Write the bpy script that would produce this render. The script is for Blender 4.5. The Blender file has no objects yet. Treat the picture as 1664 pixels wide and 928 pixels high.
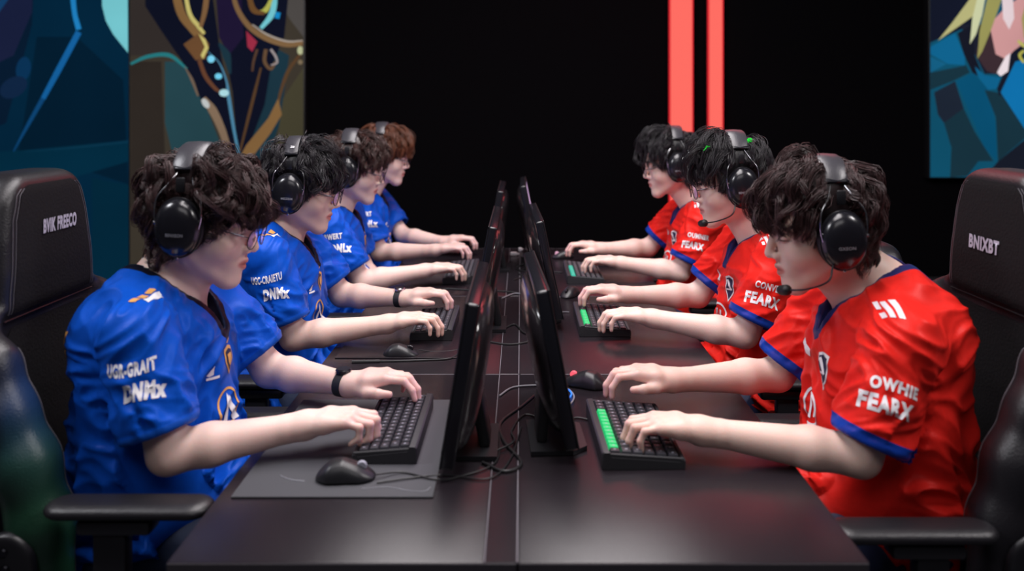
import bpy, bmesh, math, random
import numpy as np
from mathutils import Vector, Matrix
from mathutils.bvhtree import BVHTree

SC = bpy.context.scene
COL = SC.collection
PI = math.pi
f32 = np.float32

# ------------------------------------------------------------------ materials
def mat(name, col, rough=.5, metal=0., spec=.5, bump=0., bscale=60., emit=None, estr=0., sss=0., sheen=0., coat=0., vary=0., vscale=8.):
    m = bpy.data.materials.new(name); m.use_nodes = True
    nt = m.node_tree; b = nt.nodes['Principled BSDF']
    b.inputs['Base Color'].default_value = (*col, 1)
    b.inputs['Roughness'].default_value = rough
    b.inputs['Metallic'].default_value = metal
    b.inputs['Specular IOR Level'].default_value = spec
    if sss:
        b.inputs['Subsurface Weight'].default_value = sss
        b.inputs['Subsurface Radius'].default_value = (1, .35, .2)
        b.inputs['Subsurface Scale'].default_value = .012
    if sheen:
        b.inputs['Sheen Weight'].default_value = sheen
        b.inputs['Sheen Roughness'].default_value = .4
    if coat:
        b.inputs['Coat Weight'].default_value = coat; b.inputs['Coat Roughness'].default_value = .15
    if emit:
        b.inputs['Emission Color'].default_value = (*emit, 1); b.inputs['Emission Strength'].default_value = estr
    tc = nt.nodes.new('ShaderNodeTexCoord')
    if bump:
        n = nt.nodes.new('ShaderNodeTexNoise'); n.inputs['Scale'].default_value = bscale; n.inputs['Detail'].default_value = 4
        nt.links.new(tc.outputs['Object'], n.inputs['Vector'])
        bp = nt.nodes.new('ShaderNodeBump'); bp.inputs['Strength'].default_value = bump; bp.inputs['Distance'].default_value = .002
        nt.links.new(n.outputs['Fac'], bp.inputs['Height']); nt.links.new(bp.outputs['Normal'], b.inputs['Normal'])
    if vary:
        n = nt.nodes.new('ShaderNodeTexNoise'); n.inputs['Scale'].default_value = vscale; n.inputs['Detail'].default_value = 5
        nt.links.new(tc.outputs['Object'], n.inputs['Vector'])
        mx = nt.nodes.new('ShaderNodeMix'); mx.data_type = 'RGBA'
        mx.inputs['A'].default_value = (*[c*(1-vary) for c in col], 1); mx.inputs['B'].default_value = (*[min(1, c*(1+vary)) for c in col], 1)
        nt.links.new(n.outputs['Fac'], mx.inputs['Factor']); nt.links.new(mx.outputs['Result'], b.inputs['Base Color'])
    return m

def skin_mat(name, col):
    m = mat(name, col, .48, sss=.35, bump=.12, bscale=260, spec=.4)
    nt = m.node_tree; b = nt.nodes['Principled BSDF']
    a = nt.nodes.new('ShaderNodeAttribute'); a.attribute_name = 'tint'
    mx = nt.nodes.new('ShaderNodeMix'); mx.data_type = 'RGBA'; mx.blend_type = 'MULTIPLY'; mx.inputs['Factor'].default_value = 1
    mx.inputs['A'].default_value = (*col, 1)
    nt.links.new(a.outputs['Color'], mx.inputs['B']); nt.links.new(mx.outputs['Result'], b.inputs['Base Color'])
    return m

def jersey_mat(name, col, collar, hemc, hem_w):
    """satin football cloth; trim bands are laid out by distance to neckline / sleeve hem stored on the mesh"""
    m = mat(name, col, .40, spec=.28)
    m.node_tree.nodes['Principled BSDF'].inputs['Specular Tint'].default_value = (*[min(1, .25+c*1.5) for c in col], 1)
    nt = m.node_tree; b = nt.nodes['Principled BSDF']; L = nt.links.new
    def attr(n):
        a = nt.nodes.new('ShaderNodeAttribute'); a.attribute_name = n; return a.outputs['Fac']
    def less(x, v):
        n = nt.nodes.new('ShaderNodeMath'); n.operation = 'LESS_THAN'; L(x, n.inputs[0]); n.inputs[1].default_value = v; return n.outputs[0]
    tc = nt.nodes.new('ShaderNodeTexCoord')
    # tonal jacquard of broken diagonal flecks
    w = nt.nodes.new('ShaderNodeTexNoise'); w.inputs['Scale'].default_value = 26; w.inputs['Detail'].default_value = 2; w.inputs['Distortion'].default_value = 1.2
    L(tc.outputs['Object'], w.inputs['Vector'])
    rp = nt.nodes.new('ShaderNodeValToRGB'); rp.color_ramp.elements[0].position = .45; rp.color_ramp.elements[1].position = .6
    rp.color_ramp.elements[0].color = (*[c*.96 for c in col], 1); rp.color_ramp.elements[1].color = (*[min(1, c*1.04) for c in col], 1)
    L(w.outputs['Fac'], rp.inputs['Fac'])
    m1 = nt.nodes.new('ShaderNodeMix'); m1.data_type = 'RGBA'; L(less(attr('hem'), hem_w), m1.inputs['Factor'])
    L(rp.outputs['Color'], m1.inputs['A']); m1.inputs['B'].default_value = (*hemc, 1)
    m2 = nt.nodes.new('ShaderNodeMix'); m2.data_type = 'RGBA'; L(less(attr('collar'), .021), m2.inputs['Factor'])
    L(m1.outputs['Result'], m2.inputs['A']); m2.inputs['B'].default_value = (*collar, 1)
    L(m2.outputs['Result'], b.inputs['Base Color'])
    # weave
    n = nt.nodes.new('ShaderNodeTexVoronoi'); n.inputs['Scale'].default_value = 420
    L(tc.outputs['Object'], n.inputs['Vector'])
    n2 = nt.nodes.new('ShaderNodeTexNoise'); n2.inputs['Scale'].default_value = 30; n2.inputs['Detail'].default_value = 1.5; n2.inputs['Distortion'].default_value = .3
    L(tc.outputs['Object'], n2.inputs['Vector'])
    bp = nt.nodes.new('ShaderNodeBump'); bp.inputs['Strength'].default_value = .15; bp.inputs['Distance'].default_value = .001
    bp2 = nt.nodes.new('ShaderNodeBump'); bp2.inputs['Strength'].default_value = .18; bp2.inputs['Distance'].default_value = .006
    L(n2.outputs['Fac'], bp2.inputs['Height']); L(n.outputs['Distance'], bp.inputs['Height']); L(bp2.outputs['Normal'], bp.inputs['Normal']); L(bp.outputs['Normal'], b.inputs['Normal'])
    return m

def emit_mat(name, col, s):
    m = bpy.data.materials.new(name); m.use_nodes = True; nt = m.node_tree
    nt.nodes.remove(nt.nodes['Principled BSDF'])
    e = nt.nodes.new('ShaderNodeEmission'); e.inputs['Color'].default_value = (*col, 1); e.inputs['Strength'].default_value = s
    nt.links.new(e.outputs[0], nt.nodes['Material Output'].inputs['Surface'])
    return m

M = {}
M['skin'] = skin_mat('skin', (.85, .60, .53))
M['skin_warm'] = skin_mat('skin_warm', (.81, .565, .485))
M['jersey_blue'] = jersey_mat('jersey_blue', (.004, .080, .52), (.006, .006, .012), (.007, .07, .40), .014)
M['jersey_red'] = jersey_mat('jersey_red', (.78, .022, .016), (.012, .025, .12), (.006, .045, .34), .025)
M['denim'] = mat('denim', (.018, .03, .075), .7, bump=.4, bscale=90, vary=.4)
M['trouser_navy'] = mat('trouser_navy', (.012, .02, .07), .6, bump=.3, bscale=60)
M['shoe'] = mat('shoe', (.55, .55, .57), .5)
M['plastic'] = mat('black_plastic', (.012, .012, .015), .38)
M['plastic_gloss'] = mat('gloss_plastic', (.010, .010, .014), .22, spec=.6)
M['plastic_matte'] = mat('matte_plastic', (.02, .02, .024), .55, bump=.15, bscale=400)
M['monitor_back'] = mat('monitor_back', (.022, .018, .022), .2, spec=.9, coat=.5)
M['leather'] = mat('leather', (.012, .011, .014), .36, bump=.35, bscale=300, spec=.5)
M['leather_glow'] = mat('leather_painted_glow', (.012, .011, .014), .36, bump=.35, bscale=300)
def _paint_glow(m):  # blue-to-green light reflected on the near bolster, painted into the leather colour
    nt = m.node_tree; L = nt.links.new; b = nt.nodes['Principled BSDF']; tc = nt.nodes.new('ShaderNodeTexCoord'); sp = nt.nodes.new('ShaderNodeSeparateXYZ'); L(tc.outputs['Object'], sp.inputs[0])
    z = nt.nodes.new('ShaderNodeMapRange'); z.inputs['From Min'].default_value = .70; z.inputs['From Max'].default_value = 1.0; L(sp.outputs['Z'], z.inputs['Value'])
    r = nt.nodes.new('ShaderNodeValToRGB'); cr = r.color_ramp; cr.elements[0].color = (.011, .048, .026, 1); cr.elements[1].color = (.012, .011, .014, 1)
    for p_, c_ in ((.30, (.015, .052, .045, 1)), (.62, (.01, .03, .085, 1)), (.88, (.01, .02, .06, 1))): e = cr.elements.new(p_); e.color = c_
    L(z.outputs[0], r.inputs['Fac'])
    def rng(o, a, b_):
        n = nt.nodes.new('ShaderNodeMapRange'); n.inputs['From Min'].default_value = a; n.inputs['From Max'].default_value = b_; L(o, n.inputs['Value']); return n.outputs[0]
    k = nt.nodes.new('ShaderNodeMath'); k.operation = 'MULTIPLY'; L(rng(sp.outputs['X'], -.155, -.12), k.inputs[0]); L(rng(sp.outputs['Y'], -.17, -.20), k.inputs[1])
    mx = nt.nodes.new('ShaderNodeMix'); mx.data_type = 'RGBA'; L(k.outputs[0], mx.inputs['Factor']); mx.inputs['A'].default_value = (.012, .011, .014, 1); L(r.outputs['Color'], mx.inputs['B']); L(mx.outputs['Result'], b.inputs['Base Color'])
_paint_glow(M['leather_glow'])
M['leather_soft'] = mat('soft_panel', (.005, .0045, .006), .8, bump=.5, bscale=180, spec=.2)
M['leatherette'] = mat('ear_cushion', (.008, .008, .009), .5, bump=.2, bscale=200)
M['pad_leather'] = mat('headband_leather', (.045, .043, .052), .33, bump=.2, bscale=300, spec=.6)
M['stitch'] = mat('stitch', (.12, .11, .13), .6)
M['metal'] = mat('steel', (.55, .55, .58), .22, 1)
M['dark_metal'] = mat('dark_metal', (.05, .05, .06), .3, 1)
M['white_print'] = mat('white_print', (.82, .80, .84), .5)
M['grey_print'] = mat('grey_print', (.42, .40, .50), .5)
M['dim_print'] = mat('dim_print', (.25, .25, .28), .5)
M['gold_print'] = mat('gold_print', (.75, .38, .11), .45)
M['navy_print'] = mat('navy_print', (.01, .012, .05), .5)
M['key'] = mat('keycap', (.030, .030, .038), .42)
M['legend'] = mat('key_legend', (.35, .35, .42), .5)
M['green_key'] = mat('lit_key', (.02, .35, .12), .4, emit=(.0, .62, .16), estr=.5)
M['teal_key'] = mat('teal_key', (.02, .3, .22), .4, emit=(.0, .55, .35), estr=.35)
M['desk'] = mat('desk_laminate', (.015, .0115, .015), .26, spec=.45, bump=.10, bscale=900, vary=.12, vscale=6)
M['desk_edge'] = mat('desk_edge_band', (.22, .20, .23), .5)
M['desk_front'] = mat('desk_front_band', (.045, .040, .048), .4)
M['desk_under'] = mat('desk_metal', (.01, .01, .011), .5)
M['mousepad'] = mat('mousepad_cloth', (.050, .050, .058), .75, bump=.3, bscale=700)
M['floor'] = mat('floor_carpet', (.035, .035, .045), .9, bump=.6, bscale=160, vary=.2)
M['wall'] = mat('black_wall', (.0022, .0016, .0028), .9, spec=.1, bump=.1, bscale=40)
M['ceiling'] = mat('black_ceiling', (.004, .004, .005), .9)
M['cable'] = mat('cable_rubber', (.012, .012, .014), .45)
M['cable_grey'] = mat('cable_grey', (.22, .22, .25), .45)
M['stripe'] = emit_mat('red_led', (1, .155, .125), 1.0)
M['stripe_edge'] = emit_mat('red_led_edge', (1, .03, .045), .75)
M['red_led'] = mat('mouse_red_light', (.5, .05, .07), .4, emit=(1, .12, .16), estr=.9)
M['pink_led'] = mat('mouse_pink_light', (.5, .3, .4), .4, emit=(.9, .45, .6), estr=.35)
M['blue_led'] = mat('blue_light', (.02, .1, .5), .4, emit=(.02, .2, .9), estr=1.2)
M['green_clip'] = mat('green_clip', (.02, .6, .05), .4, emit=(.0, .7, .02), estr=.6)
M['lens'] = None

def lens_mat():
    m = bpy.data.materials.new('spectacle_lens'); m.use_nodes = True; nt = m.node_tree
    nt.nodes.remove(nt.nodes['Principled BSDF'])
    t = nt.nodes.new('ShaderNodeBsdfTransparent'); t.inputs[0].default_value = (.93, .92, .96, 1)
    g = nt.nodes.new('ShaderNodeBsdfGlossy'); g.inputs['Roughness'].default_value = .05; g.inputs['Color'].default_value = (.75, .62, .78, 1)
    lw = nt.nodes.new('ShaderNodeLayerWeight'); lw.inputs['Blend'].default_value = .3
    fr = nt.nodes.new('ShaderNodeMath'); fr.operation = 'MULTIPLY_ADD'; fr.inputs[1].default_value = .30; fr.inputs[2].default_value = .05; nt.links.new(lw.outputs['Facing'], fr.inputs[0])
    mx = nt.nodes.new('ShaderNodeMixShader')
    nt.links.new(fr.outputs[0], mx.inputs[0]); nt.links.new(t.outputs[0], mx.inputs[1]); nt.links.new(g.outputs[0], mx.inputs[2])
    nt.links.new(mx.outputs[0], nt.nodes['Material Output'].inputs['Surface'])
    return m
M['lens'] = lens_mat()

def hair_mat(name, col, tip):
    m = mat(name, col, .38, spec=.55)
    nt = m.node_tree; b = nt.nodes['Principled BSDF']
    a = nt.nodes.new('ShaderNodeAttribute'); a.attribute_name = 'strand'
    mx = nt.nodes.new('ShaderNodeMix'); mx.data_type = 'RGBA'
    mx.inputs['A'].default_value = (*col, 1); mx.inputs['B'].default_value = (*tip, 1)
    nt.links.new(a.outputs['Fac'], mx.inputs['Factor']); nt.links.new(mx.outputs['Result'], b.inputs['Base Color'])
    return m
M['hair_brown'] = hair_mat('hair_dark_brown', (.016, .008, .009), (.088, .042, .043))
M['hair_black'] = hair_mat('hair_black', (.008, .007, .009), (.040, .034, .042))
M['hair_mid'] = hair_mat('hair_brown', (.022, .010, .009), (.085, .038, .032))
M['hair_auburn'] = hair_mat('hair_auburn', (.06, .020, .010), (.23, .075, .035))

# ------------------------------------------------------------------ objects
def props(o, label=None, cat=None, group=None, kind=None):
    if label: o['label'] = label
    if cat: o['category'] = cat
    if group: o['group'] = group
    if kind: o['kind'] = kind
    return o

def mkmesh(name, V, F, m, parent=None, origin=(0, 0, 0), smooth=True, attrs=None, mats=None, midx=None):
    """V Nx3 world coordinates; F a list of index rows or an array; the object sits at origin (world) or, with a parent, at 0 in its space"""
    V = np.asarray(V, dtype=np.float64).reshape(-1, 3)
    org = np.array(parent['_org'] if parent is not None and '_org' in parent else (parent.matrix_world.translation if parent else origin), dtype=float)
    me = bpy.data.meshes.new(name)
    if isinstance(F, np.ndarray):
        k = F.shape[1]; n = len(F)
        me.vertices.add(len(V)); me.vertices.foreach_set('co', (V-org).astype(f32).ravel())
        me.loops.add(n*k); me.loops.foreach_set('vertex_index', F.astype(np.int32).ravel())
        me.polygons.add(n); me.polygons.foreach_set('loop_start', np.arange(0, n*k, k, dtype=np.int32))
        me.update(calc_edges=True)
    else:
        me.from_pydata([tuple(v) for v in (V-org)], [], [list(map(int, f)) for f in F])
    if mats:
        for x in mats: me.materials.append(x)
        if midx is not None: me.polygons.foreach_set('material_index', np.asarray(midx, dtype=np.int32))
    else:
        me.materials.append(m)
    me.polygons.foreach_set('use_smooth', np.full(len(me.polygons), smooth))
    if attrs:
        for an, (ty, arr) in attrs.items():
            a = me.attributes.new(an, ty, 'POINT')
            a.data.foreach_set('color' if ty == 'FLOAT_COLOR' else 'value', np.asarray(arr, dtype=f32).ravel())
    me.validate(); me.update()
    o = bpy.data.objects.new(name, me); COL.objects.link(o)
    if parent is not None: o.parent = parent
    else: o.location = org
    o['_org'] = tuple(org)
    return o

def empty(name, loc, label, cat, group=None):
    o = bpy.data.objects.new(name, None); o.location = loc; o.empty_display_size = .05; COL.objects.link(o)
    o['_org'] = tuple(loc)
    return props(o, label, cat, group)

class MB:
    """collects simple solids into one mesh"""
    def __init__(s): s.V = []; s.F = []; s.n = 0
    def add(s, V, F):
        V = np.asarray(V, float); s.V.append(V); s.F += [[i+s.n for i in f] for f in F]; s.n += len(V); return s
    def bm(s, bm):
        bm.verts.index_update()
        s.add([v.co[:] for v in bm.verts], [[v.index for v in f.verts] for f in bm.faces]); bm.free(); return s
    def box(s, c, size, bev=0., seg=2, rot=None):
        bm = bmesh.new(); bmesh.ops.create_cube(bm, size=1)
        bmesh.ops.scale(bm, vec=size, verts=bm.verts)
        if bev: bmesh.ops.bevel(bm, geom=bm.edges[:], offset=bev, segments=seg, profile=.5, affect='EDGES')
        if rot is not None: bmesh.ops.transform(bm, matrix=rot.to_4x4(), verts=bm.verts)
        bmesh.ops.translate(bm, vec=c, verts=bm.verts); return s.bm(bm)
    def tube(s, pts, r, n=8, cap=True):
        pts = [np.array(p, float) for p in pts]; k = len(pts)
        rr = r if hasattr(r, '__len__') else [r]*k
        V = []; up = None
        for i, p in enumerate(pts):
            t = pts[min(i+1, k-1)]-pts[max(i-1, 0)]; t /= np.linalg.norm(t)+1e-12
            if up is None: up = np.array([0, 0, 1.]) if abs(t[2]) < .9 else np.array([1., 0, 0])
            a = np.cross(t, up); a /= np.linalg.norm(a)+1e-12; b = np.cross(a, t); up = b
            for j in range(n):
                th = 2*PI*j/n; V.append(p+rr[i]*(math.cos(th)*a+math.sin(th)*b))
        F = [[i*n+j, i*n+(j+1) % n, (i+1)*n+(j+1) % n, (i+1)*n+j] for i in range(k-1) for j in range(n)]
        if cap: F += [list(range(n)), [(k-1)*n+j for j in range(n)][::-1]]
        return s.add(V, F)
    def lathe(s, c, prof, n=32, R=None, sc=(1, 1)):
        """prof: (radius, height) pairs about the local z axis; R turns local to world; sc squashes the section"""
        R = np.eye(3) if R is None else np.array(R)
        V = []; 
        for (r, h) in prof:
            for j in range(n):
                th = 2*PI*j/n; V.append(R @ np.array([r*math.cos(th)*sc[0], r*math.sin(th)*sc[1], h])+np.array(c))
        k = len(prof)
        F = [[i*n+j, i*n+(j+1) % n, (i+1)*n+(j+1) % n, (i+1)*n+j] for i in range(k-1) for j in range(n)]
        F += [list(range(n))[::-1], [(k-1)*n+j for j in range(n)]]
        return s.add(V, F)
    def build(s, name, m, parent=None, origin=(0, 0, 0), smooth=False, flip=1, **kw):
        V = np.concatenate(s.V); F = s.F
        if flip < 0: V = V*np.array([-1, 1, 1]); F = [f[::-1] for f in F]
        o = mkmesh(name, V, F, m, parent, origin, smooth, **kw)
        if not smooth:
            o.data.polygons.foreach_set('use_smooth', np.full(len(o.data.polygons), True))
            try: o.data.set_sharp_from_angle(angle=math.radians(35))
            except Exception: pass
        return o

def spline(P, n=12):
    P = [np.array(p, float) for p in P]; P = [2*P[0]-P[1]]+P+[2*P[-1]-P[-2]]; out = []
    for i in range(1, len(P)-2):
        for t in np.linspace(0, 1, n, endpoint=False):
            a, b, c, d = P[i-1:i+3]
            out.append(.5*((2*b)+(c-a)*t+(2*a-5*b+4*c-d)*t*t+(3*b-a-3*c+d)*t**3))
    out.append(P[-2]); return out

# ------------------------------------------------------------------ noise + SDF + surface nets
_rt = np.random.RandomState(5).rand(4096).astype(f32)
def vnoise(P):
    P = np.asarray(P, dtype=np.float64); i = np.floor(P).astype(np.int64); f = P-i; f = f*f*(3-2*f); out = 0
    for dx in (0, 1):
        for dy in (0, 1):
            for dz in (0, 1):
                h = ((i[..., 0]+dx)*73856093 ^ (i[..., 1]+dy)*19349663 ^ (i[..., 2]+dz)*83492791) & 4095
                w = (f[..., 0] if dx else 1-f[..., 0])*(f[..., 1] if dy else 1-f[..., 1])*(f[..., 2] if dz else 1-f[..., 2])
                out = out+_rt[h]*w
    return out

def smin(a, b, k):
    if k <= 0: return np.minimum(a, b)
    h = np.maximum(k-np.abs(a-b), 0)/k
    return np.minimum(a, b)-h*h*k*.25

class Cone:
    def __init__(s, a, b, ra, rb, flat=None):
        s.a = np.array(a, f32); s.b = np.array(b, f32); s.ra = ra; s.rb = rb
        s.c = (s.a+s.b)/2; s.r = float(np.linalg.norm(s.b-s.a)/2+max(ra, rb))
    def __call__(s, P):
        ab = s.b-s.a; L = float(ab@ab)+1e-12; d = P-s.a; t = np.clip((d@ab)/L, 0, 1)
        q = d-t[:, None]*ab
        return np.sqrt((q*q).sum(1))-(s.ra+(s.rb-s.ra)*t)
class Ell:
    def __init__(s, c, r, R=None):
        s.c = np.array(c, f32); s.q = np.array(r, f32); s.R = None if R is None else np.array(R, f32); s.r = float(max(r))
    def __call__(s, P):
        d = P-s.c
        if s.R is not None: d = d@s.R
        k0 = np.sqrt(((d/s.q)**2).sum(1)); k1 = np.sqrt(((d/(s.q*s.q))**2).sum(1))+1e-9
        return k0*(k0-1)/k1
class RBox:
    def __init__(s, c, h, r, R=None):
        s.c = np.array(c, f32); s.h = np.array(h, f32)-r; s.rr = r; s.R = None if R is None else np.array(R, f32); s.r = float(np.linalg.norm(h))
    def __call__(s, P):
        d = P-s.c
        if s.R is not None: d = d@s.R
        q = np.abs(d)-s.h
        return np.sqrt((np.maximum(q, 0)**2).sum(1))+np.minimum(q.max(1), 0)-s.rr
class Fn:
    def __init__(s, f): s.f = f; s.c = None; s.r = 1e9
    def __call__(s, P): return s.f(P)
class Group:
    def __init__(s): s.items = []; s.c = None; s.r = 1e9; s.X = None
    def u(s, p, k=.0): s.items.append(('u', p, k)); return s
    def s_(s, p, k=.0): s.items.append(('s', p, k)); return s
    def i(s, p, k=.0): s.items.append(('i', p, k)); return s
    def ev(s, P, bc, br):
        if s.X is not None:
            C, R, sc = s.X; P = (P-C)@R/sc; bc = (bc-C)@R/sc; br = br/sc
        out = None
        for op, p, k in s.items:
            if isinstance(p, Group): v = p.ev(P, bc, br)
            else:
                if p.c is not None and np.linalg.norm(p.c-bc)-p.r > br+.055: continue
                v = p(P)
            if v is None: continue
            if op == 'u': out = v if out is None else smin(out, v, k)
            elif out is not None: out = -smin(-out, v, k) if op == 's' else -smin(-out, -v, k)
        if out is not None and s.X is not None: out = out*s.X[2]
        return out

def polygonize(G, lo, hi, h, B=16):
    lo = np.array(lo, float); nb = np.maximum(np.ceil((np.array(hi)-lo)/h/B).astype(int), 1)
    n = nb*B+1
    ax = [lo[i]+(np.arange(nb[i])+.5)*B*h for i in range(3)]
    Cn = np.stack(np.meshgrid(*ax, indexing='ij'), -1).reshape(-1, 3).astype(f32)
    big = 1e3
    d = np.empty(len(Cn), f32)
    d[:] = G.ev(Cn, Cn.mean(0), big)
    br = B*h*.8661
    keep = np.abs(d) < br*1.35+.004
    g = np.repeat(np.repeat(np.repeat(np.where(d < 0, -.5, .5).reshape(nb), B, 0), B, 1), B, 2).astype(f32)
    g = np.pad(g, ((0, 1), (0, 1), (0, 1)), mode='edge')
    loc = np.stack(np.meshgrid(*[np.arange(B+1)]*3, indexing='ij'), -1).reshape(-1, 3)*h
    idx = np.stack(np.unravel_index(np.nonzero(keep)[0], nb), -1)
    for b in idx:
        o = lo+b*B*h; P = (loc+o).astype(f32)
        v = G.ev(P, (o+B*h/2).astype(f32), br)
        if v is None: v = np.full(len(P), .5, f32)
        s = b*B
        g[s[0]:s[0]+B+1, s[1]:s[1]+B+1, s[2]:s[2]+B+1] = v.reshape(B+1, B+1, B+1)
    ins = g < 0
    cells = []; pos = []; flip = []
    st = np.array([n[1]*n[2], n[2], 1], dtype=np.int64)
    for a in range(3):
        s0 = [slice(None)]*3; s1 = [slice(None)]*3; s0[a] = slice(0, -1); s1[a] = slice(1, None)
        e = np.stack(np.nonzero(ins[tuple(s0)] != ins[tuple(s1)]), -1)
        b_, c_ = (a+1) % 3, (a+2) % 3
        e = e[(e[:, b_] > 0) & (e[:, c_] > 0) & (e[:, b_] < n[b_]-1) & (e[:, c_] < n[c_]-1)]
        e2 = e.copy(); e2[:, a] += 1
        v0 = g[tuple(e.T)].astype(float); v1 = g[tuple(e2.T)].astype(float)
        p = e.astype(float); p[:, a] += v0/(v0-v1)
        base = e@st
        cells.append(np.stack([base-st[b_]-st[c_], base-st[c_], base, base-st[b_]], 1)); pos.append(p); flip.append(v0 >= 0)
    cells = np.concatenate(cells); pos = np.concatenate(pos); flip = np.concatenate(flip)
    uq, inv = np.unique(cells.ravel(), return_inverse=True)
    cnt = np.bincount(inv, minlength=len(uq))
    V = np.stack([np.bincount(inv, weights=np.repeat(pos[:, i], 4), minlength=len(uq))/cnt for i in range(3)], 1)*h+lo
    F = inv.reshape(-1, 4).copy(); F[flip] = F[flip][:, ::-1]
    return V, F

def vnormals(V, F):
    a = V[F[:, 2]]-V[F[:, 0]]; b = V[F[:, 3]]-V[F[:, 1]]; fn = np.cross(a, b); N = np.zeros_like(V)
    for k in range(4):
        for i in range(3): N[:, i] += np.bincount(F[:, k], weights=fn[:, i], minlength=len(V))
    return N/(np.linalg.norm(N, axis=1)[:, None]+1e-12)

def relax(V, F, it=1, lam=.5):
    for _ in range(it):
        S = np.zeros_like(V); c = np.zeros(len(V))
        for k in range(4):
            a = F[:, k]; b = F[:, (k+1) % 4]
            for i in range(3):
                S[:, i] += np.bincount(a, weights=V[b, i], minlength=len(V))+np.bincount(b, weights=V[a, i], minlength=len(V))
            c += np.bincount(a, minlength=len(V))+np.bincount(b, minlength=len(V))
        V = V+lam*(S/c[:, None]-V)
    return V

def mirror(V, F, side):
    if side > 0: return V, F
    return V*np.array([-1, 1, 1]), F[:, ::-1]

def noz(v): v = np.array(v, float); return v/np.linalg.norm(v)
def rotY(deg):
    """pitch: the forward (+x) axis tips down by deg"""
    t = math.radians(deg); c, s = math.cos(t), math.sin(t)
    return np.array([[c, 0, s], [0, 1, 0], [-s, 0, c]])
def rotZ(deg):
    t = math.radians(deg); c, s = math.cos(t), math.sin(t); return np.array([[c, -s, 0], [s, c, 0], [0, 0, 1]])
def rotX(deg):
    t = math.radians(deg); c, s = math.cos(t), math.sin(t); return np.array([[1, 0, 0], [0, c, -s], [0, s, c]])

# ------------------------------------------------------------------ decals: flat lettering pressed onto cloth
def text_mesh(body, height, bold=.0, shear=0., width=None, space=None):
    space = 1+bold*2.8 if space is None else space
    cu = bpy.data.curves.new('lettering', 'FONT'); cu.body = body; cu.size = 1; cu.offset = bold; cu.shear = shear
    cu.align_x = 'CENTER'; cu.align_y = 'CENTER'; cu.space_character = space; cu.resolution_u = 3
    ob = bpy.data.objects.new('lettering', cu); COL.objects.link(ob)
    bpy.context.view_layer.update()
    me = bpy.data.meshes.new_from_object(ob.evaluated_get(bpy.context.evaluated_depsgraph_get()))
    bpy.data.objects.remove(ob)
    bm = bmesh.new(); bm.from_mesh(me); bpy.data.meshes.remove(me)
    xs = [v.co.x for v in bm.verts]; ys = [v.co.y for v in bm.verts]
    cx, cy = (min(xs)+max(xs))/2, (min(ys)+max(ys))/2; s = height/(max(ys)-min(ys))
    sx = width/(max(xs)-min(xs)) if width else s
    for v in bm.verts: v.co = ((v.co.x-cx)*sx, (v.co.y-cy)*s, 0)
    return bm
def poly_bm(polys):
    bm = bmesh.new()
    for pl in polys:
        try: bm.faces.new([bm.verts.new((x, y, 0)) for x, y in pl])
        except ValueError: pass
    return bm
def ring_bm(rx, ry, w, n=28, a0=0, a1=360):
    bm = bmesh.new(); A = [math.radians(a0+(a1-a0)*i/n) for i in range(n+1)]
    o = [bm.verts.new((rx*math.cos(a), ry*math.sin(a), 0)) for a in A]; i_ = [bm.verts.new(((rx-w)*math.cos(a), (ry-w)*math.sin(a), 0)) for a in A]
    for k in range(n): bm.faces.new([o[k], o[k+1], i_[k+1], i_[k]])
    return bm
def decal(name, bm, m, parent, bvh, c, nrm, ang=0., lift=.0016, fine=.006, arch=0.):
    """press the flat drawing onto the cloth along -nrm; c on/near the surface (world), nrm toward the viewer"""
    n = noz(nrm); right = noz(np.cross((0, 0, 1), n)); up = np.cross(n, right)
    a = math.radians(ang); r2 = right*math.cos(a)+up*math.sin(a); u2 = -right*math.sin(a)+up*math.cos(a)
    bmesh.ops.triangulate(bm, faces=bm.faces[:])
    for _ in range(4):
        ed = [e for e in bm.edges if e.calc_length() > fine]
        if not ed: break
        bmesh.ops.subdivide_edges(bm, edges=ed, cuts=1); bmesh.ops.triangulate(bm, faces=bm.faces[:])
    bm.verts.index_update(); V = []; c = np.array(c, float); last = None
    for v in bm.verts:
        p = c+v.co.x*r2+(v.co.y-arch*v.co.x**2)*u2
        h = bvh.ray_cast(Vector(p+n*.25), Vector(-n), .6)
        if h[0] is None:
            q = p if last is None else p-n*((p-last)@n)
        else: q = np.array(h[0])+n*lift; last = q
        V.append(q)
    F = [[v.index for v in f.verts] for f in bm.faces]; bm.free()
    if not F: return None
    return mkmesh(name, V, F, m, parent, smooth=True)

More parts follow.
